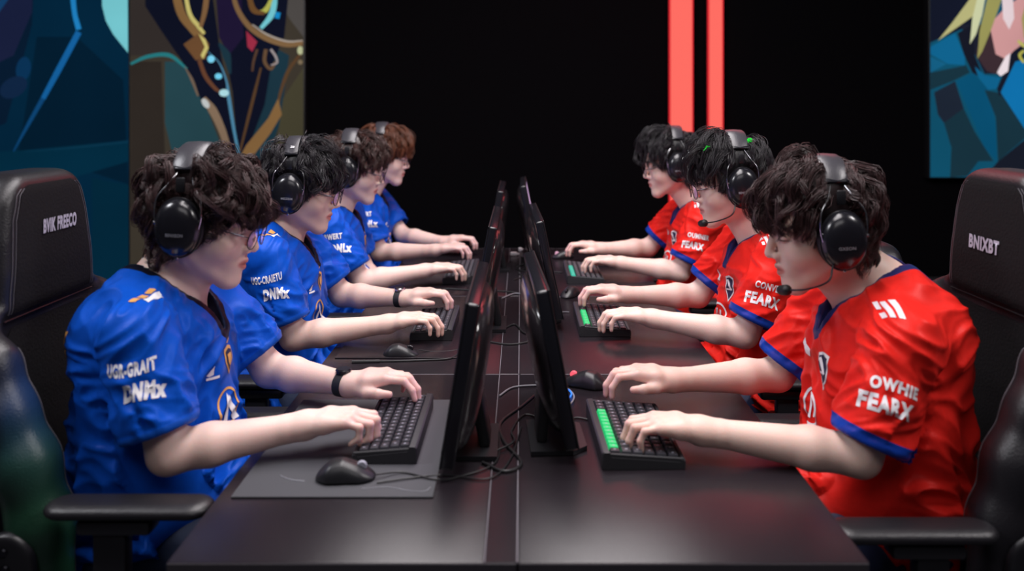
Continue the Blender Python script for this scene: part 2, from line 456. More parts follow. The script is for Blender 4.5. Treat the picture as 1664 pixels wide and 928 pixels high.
# ------------------------------------------------------------------ people
HS = 1.03
def head_group(C, pitch, yaw=0):
    R = rotZ(yaw)@rotY(pitch)
    g = Group(); g.X = (np.array(C, f32), R.astype(f32), HS)
    g.u(Ell((-.012, 0, .03), (.098, .077, .088)))
    g.u(Ell((.03, 0, -.03), (.060, .060, .085)), .03)
    for s in (-1, 1):
        g.u(Cone((.0, .050*s, -.068), (.068, .014*s, -.110), .021, .016), .03)
        g.u(Ell((.048, .036*s, -.040), (.036, .030, .032)), .022)
        g.u(Cone((.080, .042*s, .020), (.090, .010*s, .018), .010, .010), .014)
        g.s_(Ell((.104, .033*s, .000), (.018, .017, .012)), .014)
        g.u(Ell((.0775, .033*s, -.002), (.0135, .0165, .0125)), .003)
        g.u(Ell((.098, .0125*s, -.041), (.010, .0075, .0075)), .006)
        g.u(Ell((-.012, .080*s, -.012), (.018, .008, .031)), .006)
    g.u(Ell((.078, 0, -.110), (.019, .022, .017)), .02)
    g.u(Ell((.072, 0, -.070), (.026, .032, .032)), .018)
    g.u(Cone((.088, 0, .008), (.109, 0, -.032), .0070, .0095), .008)
    g.u(Ell((.108, 0, -.036), (.0095, .0105, .0085)), .005)
    for s in (-1, 1):
        g.u(Cone((.089, .017*s, -.0690), (.0985, .003*s, -.0640), .0035, .0058), .004)
        g.u(Cone((.088, .014*s, -.0780), (.0965, .0, -.0785), .0040, .0062), .004)
    return g, R

def tri_noise(V, f): return vnoise(V*np.array(f))

def make_hand(body, W, F, side, curl=(1, 1, 1, 1), spread=1., sc=1., pitch=10, roll=0, thumb=(0, 0)):
    """W wrist; F unit heading; side +1: thumb toward +Y. Fingers are separate chains rooted in the palm. returns knuckle points for colouring"""
    F = noz(F); Sd = noz(np.cross((0, 0, 1), F))*side; t = math.radians(pitch)
    Fp = F*math.cos(t)+np.array([0, 0, 1.])*math.sin(t); N = noz(np.cross(Fp, Sd)); N = N if N[2] > 0 else -N
    r = math.radians(roll); Sd, N = Sd*math.cos(r)+N*math.sin(r), N*math.cos(r)-Sd*math.sin(r)
    P = lambda f, s, n: np.array(W)+sc*(f*Fp+s*Sd+n*N)
    pal = Group(); mc = [(.088, .029), (.092, .009), (.087, -.011), (.078, -.029)]
    rad = [.0093, .0096, .0090, .0080]
    for (f, s) in mc:
        pal.u(Cone(P(.0, s*.50, 0), P(f*.5, s*.85, .003), .0185*sc, .0165*sc), .012)
        pal.u(Cone(P(f*.5, s*.85, .003), P(f, s, .001), .0165*sc, .0125*sc), .010)
    body.u(pal, .018)
    kn = []; tips = []
    L = [(.043, .027, .021), (.047, .030, .022), (.043, .028, .021), (.034, .021, .019)]
    for i, (f, s) in enumerate(mc):
        p = P(f, s, .002); a = -t*.5; fg = Group(); c = curl[i]; yw = s*1.6*spread; rr = rad[i]*sc
        kn.append(p+N*.008)
        for j, (l, da) in enumerate(zip(L[i], (12*c, 50*c, 32*c))):
            a += math.radians(da)
            d = (F*math.cos(yw)+Sd*math.sin(yw)); d = d*math.cos(a)-np.array([0, 0, 1.])*math.sin(a)
            q = p+d*l*sc; r1 = rr*(1, .90, .82)[j]; r2 = rr*(.90, .82, .70)[j]
            fg.u(Cone(p, q, r1, r2), .004)
            if j: kn.append(p+N*.006)
            p = q
        tips.append(p); body.u(fg, .005)
    th = Group(); a, b = thumb
    T = [P(.012, .018, -.006), P(.042, .042+a*.5, -.014), P(.072, .052+a, -.020+b*.5), P(.096, .050+a, -.027+b)]
    for j in range(3): th.u(Cone(T[j], T[j+1], (.0165, .0115, .0105)[j]*sc, (.0120, .0105, .0080)[j]*sc), .006)
    body.u(th, .010); kn.append(T[2]); tips.append(T[3])
    return kn, tips

def make_person(side, Y, cfg):
    """laid out for a player who faces +x; the right-hand team is the mirror of it"""
    c = dict(head=(-.665, 1.185), pitch=14, yaw=0, sh=(-.735, .190, .990), en=(-.664, -.215, .775), wn=(-.425, -.14, .800), ef=(-.60, .20, .800), wf=(-.385, .10, .800),
             h=.0032, hair='hair_brown', seed=1, strands=4200, curln=(1, 1, 1, 1), curlf=(1, 1, 1, 1), hpn=8, hpf=14, fn=(1, .05, 0), ff=(1, -.08, 0), thumbn=(0, 0), thumbf=(0, 0), jh=.0045,
             curl=1., hlen=1., skin='skin', torso=0.)
    c.update(cfg); rs = np.random.RandomState(c['seed']); h = c['h']
    C = np.array([c['head'][0], Y, c['head'][1]]); sx, sw, sz = c['sh']
    Sn = np.array([sx, Y-sw, sz]); Sf = np.array([sx, Y+sw, sz])
    En = np.array(c['en'])+(0, Y, 0); Wn = np.array(c['wn'])+(0, Y, 0); Ef = np.array(c['ef'])+(0, Y, 0); Wf = np.array(c['wf'])+(0, Y, 0)
    B = Group()
    hg, R = head_group(C, c['pitch'], c['yaw'])
    # torso under the cloth, thighs
    tx = c['torso']
    B.u(Ell((-.785+tx, Y, .925), (.118, .160, .135)))
    B.u(Ell((-.80+tx, Y, .76), (.120, .150, .17)), .05)
    B.u(Ell((-.82+tx, Y, .58), (.130, .165, .12)), .05)
    for s in (-1, 1):
        B.u(Cone((-.80+tx, Y+.09*s, .55), (-.42, Y+.13*s, .545), .082, .060), .04)
        B.u(Cone((-.775+tx, Y+.030*s, 1.045), (sx-.01, Y+(sw-.01)*s, sz-.005), .048, .048), .05)
    nb = np.array([-.775+tx, Y, 1.02]); nt = C+R@np.array([-.038, 0, -.055])*HS
    B.u(Cone(nb, nt, .062, .053), .035)
    B.u(Cone((-.74+tx, Y, .985), C+R@np.array([.012, 0, -.080])*HS, .045, .036), .03)
    B.u(hg, .018)
    for (S, E, W) in ((Sn, En, Wn), (Sf, Ef, Wf)):
        B.u(Cone(S, E, .046, .0365), .02)
        fm = E+(W-E)*.30
        B.u(Cone(E, fm, .0365, .0400), .02); B.u(Cone(fm, W, .0395, .0235), .012)
        d = noz(W-E); lat = noz(np.cross((0, 0, 1), d))
        B.u(Cone(W-d*.035+lat*.007, W+lat*.009, .0215, .0205), .012); B.u(Cone(W-d*.035-lat*.007, W-lat*.009, .0215, .0205), .012)
    knuck = []
    k1, t1 = make_hand(B, Wn, c['fn'], +1, c['curln'], pitch=c['hpn'], thumb=c['thumbn'])
    k2, t2 = make_hand(B, Wf, c['ff'], -1, c['curlf'], pitch=c['hpf'], thumb=c['thumbf'])
    pts = [C, Wn, Wf, En, Ef]+t1+t2
    lo = np.min(pts, 0)-.2; hi = np.max(pts, 0)+.06; lo[0] = -.98; lo[2] = .46; hi[2] = C[2]+.15
    lo[1] = min(Y-.30, lo[1]+.12); hi[1] = max(Y+.30, hi[1])
    lo[2] = min(lo[2], np.min(pts, 0)[2]-.08)
    V, F = polygonize(B, lo, hi, h)
    V = relax(V, F, 1, .4)
    # skin tint (blood colour in the lips, knuckles and finger ends, brows, lashes)
    tint = np.ones((len(V), 4)); L = ((V-C)@R)/HS
    def blend(w, col):
        w = np.clip(w, 0, 1)[:, None]; tint[:, :3] = tint[:, :3]*(1-w)+np.array(col)*w
    near = (np.abs(L) < .16).all(1)
    lip = near & (L[:, 0] > .085)
    dl = np.sqrt(((L[:, 1])/.021)**2+((L[:, 2]+.0715)/.0105)**2)
    blend(np.where(lip, (1.15-dl)/.3, 0), (.80, .42, .42))
    ml = np.sqrt(((L[:, 1])/.019)**2+((L[:, 2]+.0712)/.0022)**2)
    blend(np.where(lip, 1.2-ml, 0), (.32, .13, .13))
    for s in (-1, 1):
        e = np.sqrt(((L[:, 1]-.034*s)/.017)**2+((L[:, 2]+.0060+(L[:, 1]*s-.034)**2*8)/.0026)**2)
        blend(np.where(near & (L[:, 0] > .07), 1.5-e, 0), (.06, .04, .04))
        bz = .0235-np.abs(L[:, 1]*s-.030)*.12
        e = np.sqrt(((L[:, 1]-.033*s)/.021)**2+((L[:, 2]-bz)/.0045)**2)
        blend(np.where(near & (L[:, 0] > .06), (1.25-e)/.5, 0)*.85, (.10, .07, .07))
        e = np.sqrt(((L[:, 0]-.104)/.006)**2+((L[:, 1]-.007*s)/.004)**2+((L[:, 2]+.046)/.004)**2)
        blend(np.where(near, 1.3-e, 0), (.25, .12, .12))
        e = np.sqrt(((L[:, 0]-.065)/.03)**2+((L[:, 1]-.045*s)/.025)**2+((L[:, 2]+.035)/.025)**2)
        blend(np.where(near, 1-e, 0)*.35, (1, .80, .78))
    for p in k1+k2:
        e = np.sqrt(((V-p)**2).sum(1))/.013
        blend((1-e)*.5, (1, .74, .70))
    for p in t1+t2:
        e = np.sqrt(((V-p)**2).sum(1))/.018
        blend((1-e)*.7, (1, .76, .74))
    for p in (En, Ef):
        e = np.sqrt(((V-p-np.array([0, 0, -.03]))**2).sum(1))/.05
        blend((1-e)*.5, (1, .80, .77))
    V, F = mirror(V, F, side)
    o = mkmesh('person', V, F, M[c['skin']], None, (side*-.80, Y, 0), attrs={'tint': ('FLOAT_COLOR', tint)})
    props(o, c['label'], 'person', c.get('group'))
    info = dict(hoff=c.get('hoff'), C=C, R=R, Y=Y, side=side, Sn=Sn, En=En, Wn=Wn, Wf=Wf, Ef=Ef, Sf=Sf, body=o, tips=(t1, t2))
    # ---------------- jersey
    J = Group()
    J.u(Ell((-.775+tx, Y, .925), (.143, .185, .138)))
    J.u(Ell((-.778+tx, Y, .80), (.150, .185, .16)), .07)
    J.u(Ell((-.772+tx, Y, .62), (.168, .205, .24)), .07)
    J.u(Cone((-.835+tx, Y-.07, .965), (-.835+tx, Y+.07, .965), .080, .080), .06)
    J.u(Cone((-.75+tx, Y-.05, .62), (-.60, Y-.10, .60), .11, .055), .06)
    J.u(Cone((-.75+tx, Y+.05, .62), (-.60, Y+.10, .60), .11, .055), .06)
    for s in (-1, 1):
        J.u(Cone((-.790+tx, Y+.045*s, 1.052), (sx-.010, Y+(sw-.02)*s, sz-.002), .052, .056), .05)
    sleeves = []
    for (S, E, s) in ((Sn, En, -1), (Sf, Ef, 1)):
        ax = noz(E-S); Ln = np.linalg.norm(E-S); H = S+ax*Ln*c.get('hem', .80)
        H = H+np.array([-.004, .004*s, -.004])
        g = Group(); g.u(Cone(S, H+ax*.05, .064, .076))
        g.i(Fn(lambda P, H=H, ax=ax: (P-H.astype(f32))@ax.astype(f32)), .006)
        g.s_(Cone(S+ax*Ln*.35, H+ax*.08, .048, .068), .004)
        J.u(g, .035); sleeves.append((S, H, ax))
    # the neckline: a tear-drop opening in the plane of the collar
    B0 = np.array([-.845+tx, Y, 1.085]); B1 = np.array([-.650+tx, Y, .935]); e1 = noz(B1-B0); Ls = np.linalg.norm(B1-B0); n1 = np.array([-e1[2], 0, e1[0]])
    def hole2(P):
        q = P-B0; s = q@e1; y = q[:, 1]; k = .070; a = np.stack([s-k, y], 1); b = np.array([Ls-.004-k, 0]); t = np.clip(a@b/(b@b), 0, 1)
        return np.sqrt(((a-t[:, None]*b)**2).sum(1))-(.066+(.003-.066)*t)
    def hole(P):
        q = P-B0; return np.maximum(hole2(P), -.06-q@n1)
    J.s_(Fn(hole), .004)
    zh = .50
    J.i(Fn(lambda P: (zh-P[:, 2]-(P[:, 0]+.8)*.20+(vnoise(P*np.array([9, 9, 0]))-.5)*.03)), .01)
    jl = np.array([-1.02, Y-.34, .42]); jh_ = np.array([-.42, Y+.34, 1.13])
    V, F = polygonize(J, jl, jh_, c['jh'])
    V = relax(V, F, 2, .5); N = vnormals(V, F)
    hd = hole2(V); hem = np.full(len(V), 9.)
    seed = np.array([c['seed']*3.7, c['seed']*1.3, c['seed']*2.1])
    # creases: long soft ridges, slanting down from the armpits; denser where the cloth gathers at the lap
    q = V.copy(); q[:, 1] -= Y; wv = np.stack([vnoise(q*7+seed), vnoise(q*7+seed+9), vnoise(q*7+seed+17)], 1)-.5
    sl = np.abs(q[:, 1])*.9-q[:, 0]*.55
    w = np.stack([q[:, 0]*5, q[:, 1]*5, (q[:, 2]+sl*.8)*17], 1)+wv*3.0+seed
    rd = (1-np.abs(vnoise(w)*2-1))**1.5
    w2 = np.stack([q[:, 0]*8, q[:, 1]*8, (q[:, 2]+sl*.5)*34], 1)+wv*4.0+seed
    rd2 = (1-np.abs(vnoise(w2)*2-1))**1.6
    low = np.clip((.86-q[:, 2])/.22, 0, 1)
    amp = .013+.018*low
    disp = (rd-.5)*amp+(rd2-.5)*(.007+.017*low)
    # front panel hangs in vertical soft pleats
    fr = np.clip((q[:, 0]+.74)/.08, 0, 1)*np.clip((1.0-q[:, 2])/.1, 0, 1)
    disp += fr*(vnoise(np.stack([q[:, 0]*2, q[:, 1]*26+wv[:, 0]*2, q[:, 2]*3], 1)+seed)-.5)*.022
    for (S, H, ax) in sleeves:
        r = V-S; al = r@ax; ra = np.linalg.norm(r-al[:, None]*ax, axis=1); Lh = (H-S)@ax
        on = (ra < .11) & (al > Lh*.30) & (np.sign(V[:, 1]-Y) == np.sign(S[1]-Y)) & (np.abs(V[:, 1]-Y) > .12)
        hem = np.where(on & (Lh-al > -.012), Lh-al, hem)
        ang = np.arctan2(r[:, 2]*0+(r@np.cross(ax, (0, 1, 0))), r[:, 1])
        m = vnoise(np.stack([al*20+ang*1.1, ang*1.3, al*4], 1)+wv*1.8+seed)
        m2 = vnoise(np.stack([al*42+ang*2.0, ang*2.2, al*8], 1)+wv*2.5+seed)
        dd = (((1-np.abs(m*2-1))**1.5-.5)*.015+((1-np.abs(m2*2-1))**1.5-.5)*.006)*np.clip((Lh-al)/.03, 0, 1)
        ww = np.where(on, np.clip((al/Lh-.30)/.3, 0, 1), 0); disp = disp*(1-ww)+dd*ww
        # raised double-stitched hem line
        disp += np.where(on, np.exp(-((Lh-al-.018)/.0025)**2)*-.0016, 0)
    disp *= np.clip((hd-.004)/.03, 0, 1)
    V = V+N*disp[:, None]
    V, F = mirror(V, F, side)
    jm = M['jersey_blue' if side > 0 else 'jersey_red']
    jo = mkmesh('jersey', V, F, jm, o, attrs={'collar': ('FLOAT', hd), 'hem': ('FLOAT', hem)})
    info['jersey'] = jo
    bvh = BVHTree.FromPolygons([Vector(v) for v in V], F.tolist(), all_triangles=False)
    info['bvh'] = bvh
    # ---------------- trousers
    T = Group()
    T.u(Ell((-.82, Y, .57), (.150, .18, .11)))
    for s in (-1, 1):
        T.u(Cone((-.80, Y+.09*s, .55), (-.40, Y+.14*s, .55), .092, .072), .04)
        T.u(Cone((-.40, Y+.14*s, .55), (-.42, Y+.15*s, .10), .070, .050), .03)
    T.i(Fn(lambda P: .085-P[:, 2]), .004)
    V, F = polygonize(T, (-1.02, Y-.30, .05), (-.30, Y+.30, .72), .009)
    N = vnormals(V, F); V = V+N*((vnoise(V*np.array([12, 12, 20])+seed)-.5)*.018)[:, None]
    V, F = mirror(V, F, side)
    mkmesh('trousers', V, F, M['denim' if side > 0 else 'trouser_navy'], o)
    for s in (-1, 1):
        Sh = Group(); Sh.u(Cone((-.44, Y+.15*s, .062), (-.28, Y+.16*s, .045), .048, .042)); Sh.u(Cone((-.43, Y+.15*s, .07), (-.42, Y+.15*s, .115), .045, .044), .02)
        Sh.i(Fn(lambda P: .004-P[:, 2]), .003)
        V, F = polygonize(Sh, (-.52, Y+.15*s-.08, -.02), (-.2, Y+.15*s+.08, .17), .008); V, F = mirror(V, F, side)
        mkmesh('shoe', V, F, M['shoe'], o)
    make_hair(o, c, C, R, side, rs)
    return info

# ------------------------------------------------------------------ hair
def make_hair(parent, c, C, R, side, rs):
    ce = np.array([-.012, 0, .030]); er = np.array([.104, .083, .095])
    zx = np.array([-.2, -.085, -.045, -.015, .012, .035, .060, .075, .2]); zz = np.array([-.118, -.118, -.090, -.020, .010, .030, .050, .062, .07])
    # inner mass
    nu, nv = 64, 48
    u = np.linspace(0, 2*PI, nu, endpoint=False); v = np.linspace(0, PI, nv)
    U, Vv = np.meshgrid(u, v, indexing='ij'); D = np.stack([np.sin(Vv)*np.cos(U), np.sin(Vv)*np.sin(U), np.cos(Vv)], -1).reshape(-1, 3)
    cl = vnoise(D*5+c['seed']*3.)-.5
    P = ce+D*er*(1+.10*np.clip(D[:, 2]+.2, 0, 1)+cl*.10)[:, None]
    ok = (P[:, 2] > np.interp(P[:, 0], zx, zz)-.002)
    idx = np.arange(nu*nv).reshape(nu, nv)
    q = np.stack([idx[:, :-1], np.roll(idx, -1, 0)[:, :-1], np.roll(idx, -1, 0)[:, 1:], idx[:, 1:]], -1).reshape(-1, 4)[:, ::-1]
    q = q[ok[q].all(1)]
    Vs = [P]; Fs = [q]; A = [np.zeros(len(P))]; n0 = len(P)
    # locks
    nc = int(c.get('clumps', 330)); ns = max(4, c['strands']//nc); K = 13
    g = rs.randn(nc*5, 3); g /= np.linalg.norm(g, axis=1)[:, None]
    p = ce+g*er; keep = (p[:, 2] > np.interp(p[:, 0], zx, zz)+.003); g = g[keep][:nc]; nc = len(g)
    crown = noz((-.50, .12, .86))
    ln = (.070+.045*rs.rand(nc))*c['hlen']
    front = g[:, 0] > .35; ln = np.where(front, .072+.030*rs.rand(nc), ln); ln = np.where(g[:, 2] < -.1, .055+.03*rs.rand(nc), ln); ln = np.where((g[:, 2] < .35) & (g[:, 0] < -.1), .080+.035*rs.rand(nc), ln)
    lift = c.get('lift', 1)*(.008+.026*rs.rand(nc)**1.3)*(.45+.75*np.clip(g[:, 2]+.25, 0, 1)); lift *= np.where(rs.rand(nc) < .12, 1.7, 1)
    amp = (.004+.0085*rs.rand(nc))*c['curl']; lam = .042+.034*rs.rand(nc); ph = rs.rand(nc)*2*PI; lat = (rs.rand(nc)-.5)*1.3; sg = np.where(rs.rand(nc) < .5, -1, 1)
    # strands in clumps
    rep = lambda a: np.repeat(a, ns, axis=0)
    G = rep(g); n = G.copy(); N0 = len(G)
    off = rs.randn(N0, 3)*c.get('spread', .065); n = n+off; n /= np.linalg.norm(n, axis=1)[:, None]
    Gc = G.copy(); ln_, li_, am_, la_, ph_, lt_, sg_ = map(rep, (ln, lift, amp, lam, ph, lat, sg))
    ln_ = ln_*(.75+.4*rs.rand(N0)); jit = rs.randn(N0)*.35; lj = .8+.4*rs.rand(N0)
    path = np.zeros((N0, K, 3)); ds = ln_/(K-1); Rm = .095; drop = np.zeros(N0)
    def step(n):
        away = n*(n@crown)[:, None]-crown; away /= np.linalg.norm(away, axis=1)[:, None]+1e-6
        down = np.array([0, 0, -1.])-n*(-n[:, 2])[:, None]
        t = away+down*.55; b = np.cross(n, t); t = t+b*lt_[:, None]*.8
        t /= np.linalg.norm(t, axis=1)[:, None]+1e-6; return t, np.cross(n, t)
    for k in range(K):
        s = k/(K-1)
        t1, b1 = step(n); t2, b2 = step(Gc)
        pull = .70*min(1, s*1.5)
        m_ = n*(1-pull)+Gc*pull; m_ /= np.linalg.norm(m_, axis=1)[:, None]
        sm = s*ln_
        hgt = li_*lj*(1-np.exp(-s*4.5))*(1-.50*s*s)
        ang = 2*PI*sm/la_*sg_+ph_+jit*s
        wav = am_*min(1, s*2.2)
        path[:, k] = ce+m_*er+m_*(hgt+wav*np.cos(ang)+.002)[:, None]+b2*(wav*np.sin(ang))[:, None]+t2*(wav*.6*np.cos(ang*1.3+1))[:, None]
        path[:, k, 2] -= drop; path[:, k, 0] += drop*.25
        hang = np.clip((-n[:, 2]-.30)/.22, 0, 1)*(n[:, 0] < .3); hc = np.clip((-Gc[:, 2]-.30)/.22, 0, 1)*(n[:, 0] < .3); drop = drop+ds*hang
        n = n+t1*(ds/Rm*(1-hang))[:, None]; n /= np.linalg.norm(n, axis=1)[:, None]
        Gc = Gc+t2*(ds/Rm*(1-hc))[:, None]; Gc /= np.linalg.norm(Gc, axis=1)[:, None]
    # the headband presses the hair down where it crosses
    Wd = path@R.T; g1 = np.exp(-((Wd[:, :, 0]+.016)/.024)**4); ee = np.sqrt((Wd[:, :, 1]/.098)**2+(np.maximum(Wd[:, :, 2], 0)/.150)**2)
    k_ = np.where((Wd[:, :, 2] > .02) & (ee > .925), .925/ee, 1); k_ = 1-(1-k_)*g1
    Wd[:, :, 1] *= k_; Wd[:, :, 2] = np.where(Wd[:, :, 2] > 0, Wd[:, :, 2]*k_, Wd[:, :, 2]); path = Wd@R
    # the ear cup flattens the hair under it
    incup = ((Wd[:, :, 0]+.016)/.056)**2+((Wd[:, :, 2]+.012)/.070)**2 < 1
    Wd[:, :, 1] = np.where(incup, np.clip(Wd[:, :, 1], -.078, .078), Wd[:, :, 1]); path = Wd@R
    # keep the face and the ear cups clear
    fx = path[:, :, 0]; side_y = np.abs(path[:, :, 1])
    zmin = np.interp(fx, [-.2, -.07, -.03, .03, .07, .16], [-.175, -.155, -.085, -.035, .005, .012])
    dead = np.maximum.accumulate(path[:, :, 2] < zmin-.012*(rs.rand(N0)[:, None]), axis=1)
    last = (~dead).sum(1)
    good = last > 3; path = path[good]; last = last[good]; N0 = len(path)
    kk = np.arange(K)[None, :]; cut = np.minimum(kk, (last-1)[:, None])
    frac = kk/(K-1)*(last-1)[:, None]; i0 = np.floor(frac).astype(int); i1 = np.minimum(i0+1, (last-1)[:, None]); f = (frac-i0)[..., None]
    rows = np.arange(N0)[:, None]; path = path[rows, i0]*(1-f)+path[rows, i1]*f
    T = np.gradient(path, axis=1); T /= np.linalg.norm(T, axis=2)[..., None]+1e-9
    up = noz((.3, .5, .8)); a = np.cross(T, up); a /= np.linalg.norm(a, axis=2)[..., None]+1e-9; b = np.cross(T, a)
    r0 = c.get('sr', .0010); rad = r0*(1-.75*(np.arange(K)/(K-1))**2)
    th = np.array([0, 2*PI/3, 4*PI/3])
    ring = path[:, :, None, :]+rad[None, :, None, None]*(np.cos(th)[None, None, :, None]*a[:, :, None, :]+np.sin(th)[None, None, :, None]*b[:, :, None, :])
    Vv = ring.reshape(-1, 3)
    base = (np.arange(N0)*K*3)[:, None, None]+(np.arange(K-1)*3)[None, :, None]
    j = np.arange(3)[None, None, :]; j2 = (j+1) % 3
    Q = np.stack([base+j, base+3+j, base+3+j2, base+j2], -1).reshape(-1, 4)+n0
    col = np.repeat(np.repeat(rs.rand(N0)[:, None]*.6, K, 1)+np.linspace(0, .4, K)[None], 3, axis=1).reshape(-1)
    Vs.append(Vv); Fs.append(Q); A.append(col)
    Vh = np.concatenate(Vs)*HS; Vh = Vh@R.T+C; Fh = np.concatenate(Fs)
    Vh, Fh = mirror(Vh, Fh, side)
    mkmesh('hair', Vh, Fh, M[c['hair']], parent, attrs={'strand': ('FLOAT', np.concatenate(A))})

# ------------------------------------------------------------------ things people wear
def make_headset(info, label, mic=False, pitch=0, group='headsets worn by the players', text='GAMING', emblem=False):
    C = info['C']; side = info['side']; Rh = rotY(pitch); O = C+np.array([-.016, 0, 0]) if not info.get('hoff') is not None else C+np.array(info['hoff'])
    org = (side*O[0], O[1], O[2])
    root = empty('headset', org, label, 'headset', group)
    X = lambda p: O+Rh@np.array(p, float)
    tr = lambda L: [X(p) for p in L]
    ay, az = .098, .152/HS*1.0
    # headband pad: a wide padded strap bent over the crown
    A = np.radians(np.linspace(-47, 47, 33)); sec = []
    w, t = .0290, .0080
    prof = [(-w, -t*.5), (-w, t*.5), (-w*.80, t), (0, t*1.15), (w*.80, t), (w, t*.5), (w, -t*.5), (w*.8, -t), (0, -t), (-w*.8, -t)]
    mb = MB(); V = []
    for a in A:
        c0 = np.array([0, ay*math.sin(a), az*math.cos(a)]); nn = noz((0, math.sin(a)/ay, math.cos(a)/az))
        for (px, pz) in prof: V.append(X(c0+np.array([px, 0, 0])+nn*pz))
    n = len(prof); F = [[i*n+j, i*n+(j+1) % n, (i+1)*n+(j+1) % n, (i+1)*n+j] for i in range(len(A)-1) for j in range(n)]+[list(range(n))[::-1], [(len(A)-1)*n+j for j in range(n)]]
    mb.add(V, F); pad = mb.build('headband', M['pad_leather'], root, flip=side)
    # end clips
    for s in (-1, 1):
        mb = MB()
        a = math.radians(47)*s; c0 = np.array([0, ay*math.sin(a), az*math.cos(a)]); nn = noz((0, math.sin(a)/ay, math.cos(a)/az))
        mb.box(X(c0), (.060, .012, .018), .003, 2, Matrix((Rh@rotX(-math.degrees(a)*1.0)@rotX(0)).tolist()))
        mb.build('band_clip', M['plastic_gloss'], pad, flip=side)
    for s in (-1, 1):
        a = math.radians(47)*s; c0 = np.array([0, ay*math.sin(a), az*math.cos(a)])
        # steel wires: from the strap end to the front and back of the yoke
        for fx in (-1, 1):
            mb = MB(); mb.tube(spline(tr([c0+(fx*.012, 0, 0), (fx*.028, s*(.100), .070), (fx*.044, s*.110, .045), (fx*.047, s*.112, .010), (fx*.040, s*.112, -.022)]), 6), .0017, 8)
            mb.build('wire_yoke', M['metal'], root, flip=side)
        mb = MB(); mb.box(X((0, s*.098, .072)), (.018, .008, .030), .003, 2, Matrix(Rh.tolist())); mb.build('slider', M['plastic'], root, flip=side)
        # ear cup
        Rc = Rh@rotX(-90*s)@np.eye(3)
        axis = np.array([0, s, 0.])
        Rl = np.stack([np.array([1., 0, 0]), np.array([0, 0, 1.])*-s, axis], 1); Rl = Rh@Rl
        prof_ = [(.030, .0), (.043, .002), (.0475, .008), (.0480, .016), (.0455, .024), (.0405, .031), (.032, .0365), (.020, .0395), (.006, .0405)]
        mb = MB(); mb.lathe(X((-.002, s*.090, -.014)), prof_, 48, Rl, (.98, 1.24)); cup = mb.build('ear_cup', M['plastic_gloss'], root, smooth=True, flip=side)
        mb = MB(); mb.lathe(X((-.002, s*.090, -.014)), [(.0495, .0105), (.0500, .0120), (.0500, .0145), (.0493, .016)], 48, Rl, (.98, 1.24)); mb.build('cup_ring', M['plastic'], cup, flip=side)
        for (fx, fz) in ((.040, -.026), (-.040, -.026), (.046, -.002), (-.046, -.002), (.0, -.074)): mb = MB(); mb.lathe(X((fx-.002, s*.109, fz)), [(.0032, -.004), (.0032, .003), (.002, .0045)], 12, Rl); mb.build('rivet', M['metal'], cup, flip=side)
        mb = MB(); mb.lathe(X((-.002, s*.074, -.014)), [(.030, 0), (.044, .001), (.0475, .007), (.0465, .014), (.040, .018), (.03, .018)], 40, Rl, (.98, 1.24)); mb.build('ear_cushion', M['leatherette'], root, smooth=True, flip=side)
        if s < 0 and text:
            # small pale maker's lettering on the near cup
            Cc = X((.000, s*.130, -.026)); Cc = (side*Cc[0], Cc[1], Cc[2]); vs = [v.co+Vector(cup['_org']) for v in cup.data.vertices]
            bv = BVHTree.FromPolygons(vs, [list(p.vertices) for p in cup.data.polygons])
            decal('lettering', text_mesh(text, .0065, .03, 0, .034), M['dim_print'], cup, bv, Cc, (0, -1, 0), -3*side, .0008, .01)
    if emblem:
        mb = MB(); a = math.radians(-36); c0 = np.array([0, ay*math.sin(a), az*math.cos(a)]); nn = noz((0, math.sin(a)/ay, math.cos(a)/az)); ta = np.array([0, -math.cos(a), math.sin(a)])*-1
        pts = [(-.006, .007), (.006, .007), (.006, .004), (-.003, .004), (-.003, .0015), (.006, .0015), (.006, -.007), (-.006, -.007), (-.006, -.004), (.003, -.004), (.003, -.0015), (-.006, -.0015)]
        Vt = [X(c0+np.array([px, 0, 0])+(-ta)*pz*-1+nn*.0095) for px, pz in pts]
        for q in ((0, 1, 2, 3), (0, 3, 4, 11), (11, 4, 5, 10), (4, 5, 10, 11), (10, 5, 6, 9), (9, 6, 7, 8)): pass
        mb.add(Vt, [[0, 3, 2, 1], [0, 11, 4, 3], [11, 10, 5, 4], [10, 9, 6, 5], [9, 8, 7, 6]]); mb.build('square_mark', M['white_print'], pad, flip=side)
    if mic:
        R = info['R']; m0 = X((.022, -.112, -.062)); m3 = C+R@np.array([.110, -.055, -.105]); 
        pts = spline([m0, m0+(.014, -.012, -.030), (m0+m3)/2+(.012, -.016, -.020), m3], 8)
        mb = MB(); mb.tube(pts, .0020, 8); boom = mb.build('microphone_boom', M['plastic'], root, flip=side)
        d = noz(pts[-1]-pts[-4]); g = Group(); g.u(Cone(m3, m3+d*.014, .0115, .0105))
        V, F = polygonize(g, m3-.03, m3+.045, .003, 8); V, F = mirror(V, F, side); mkmesh('microphone_foam', V, F, M['leatherette'], boom)
    return root

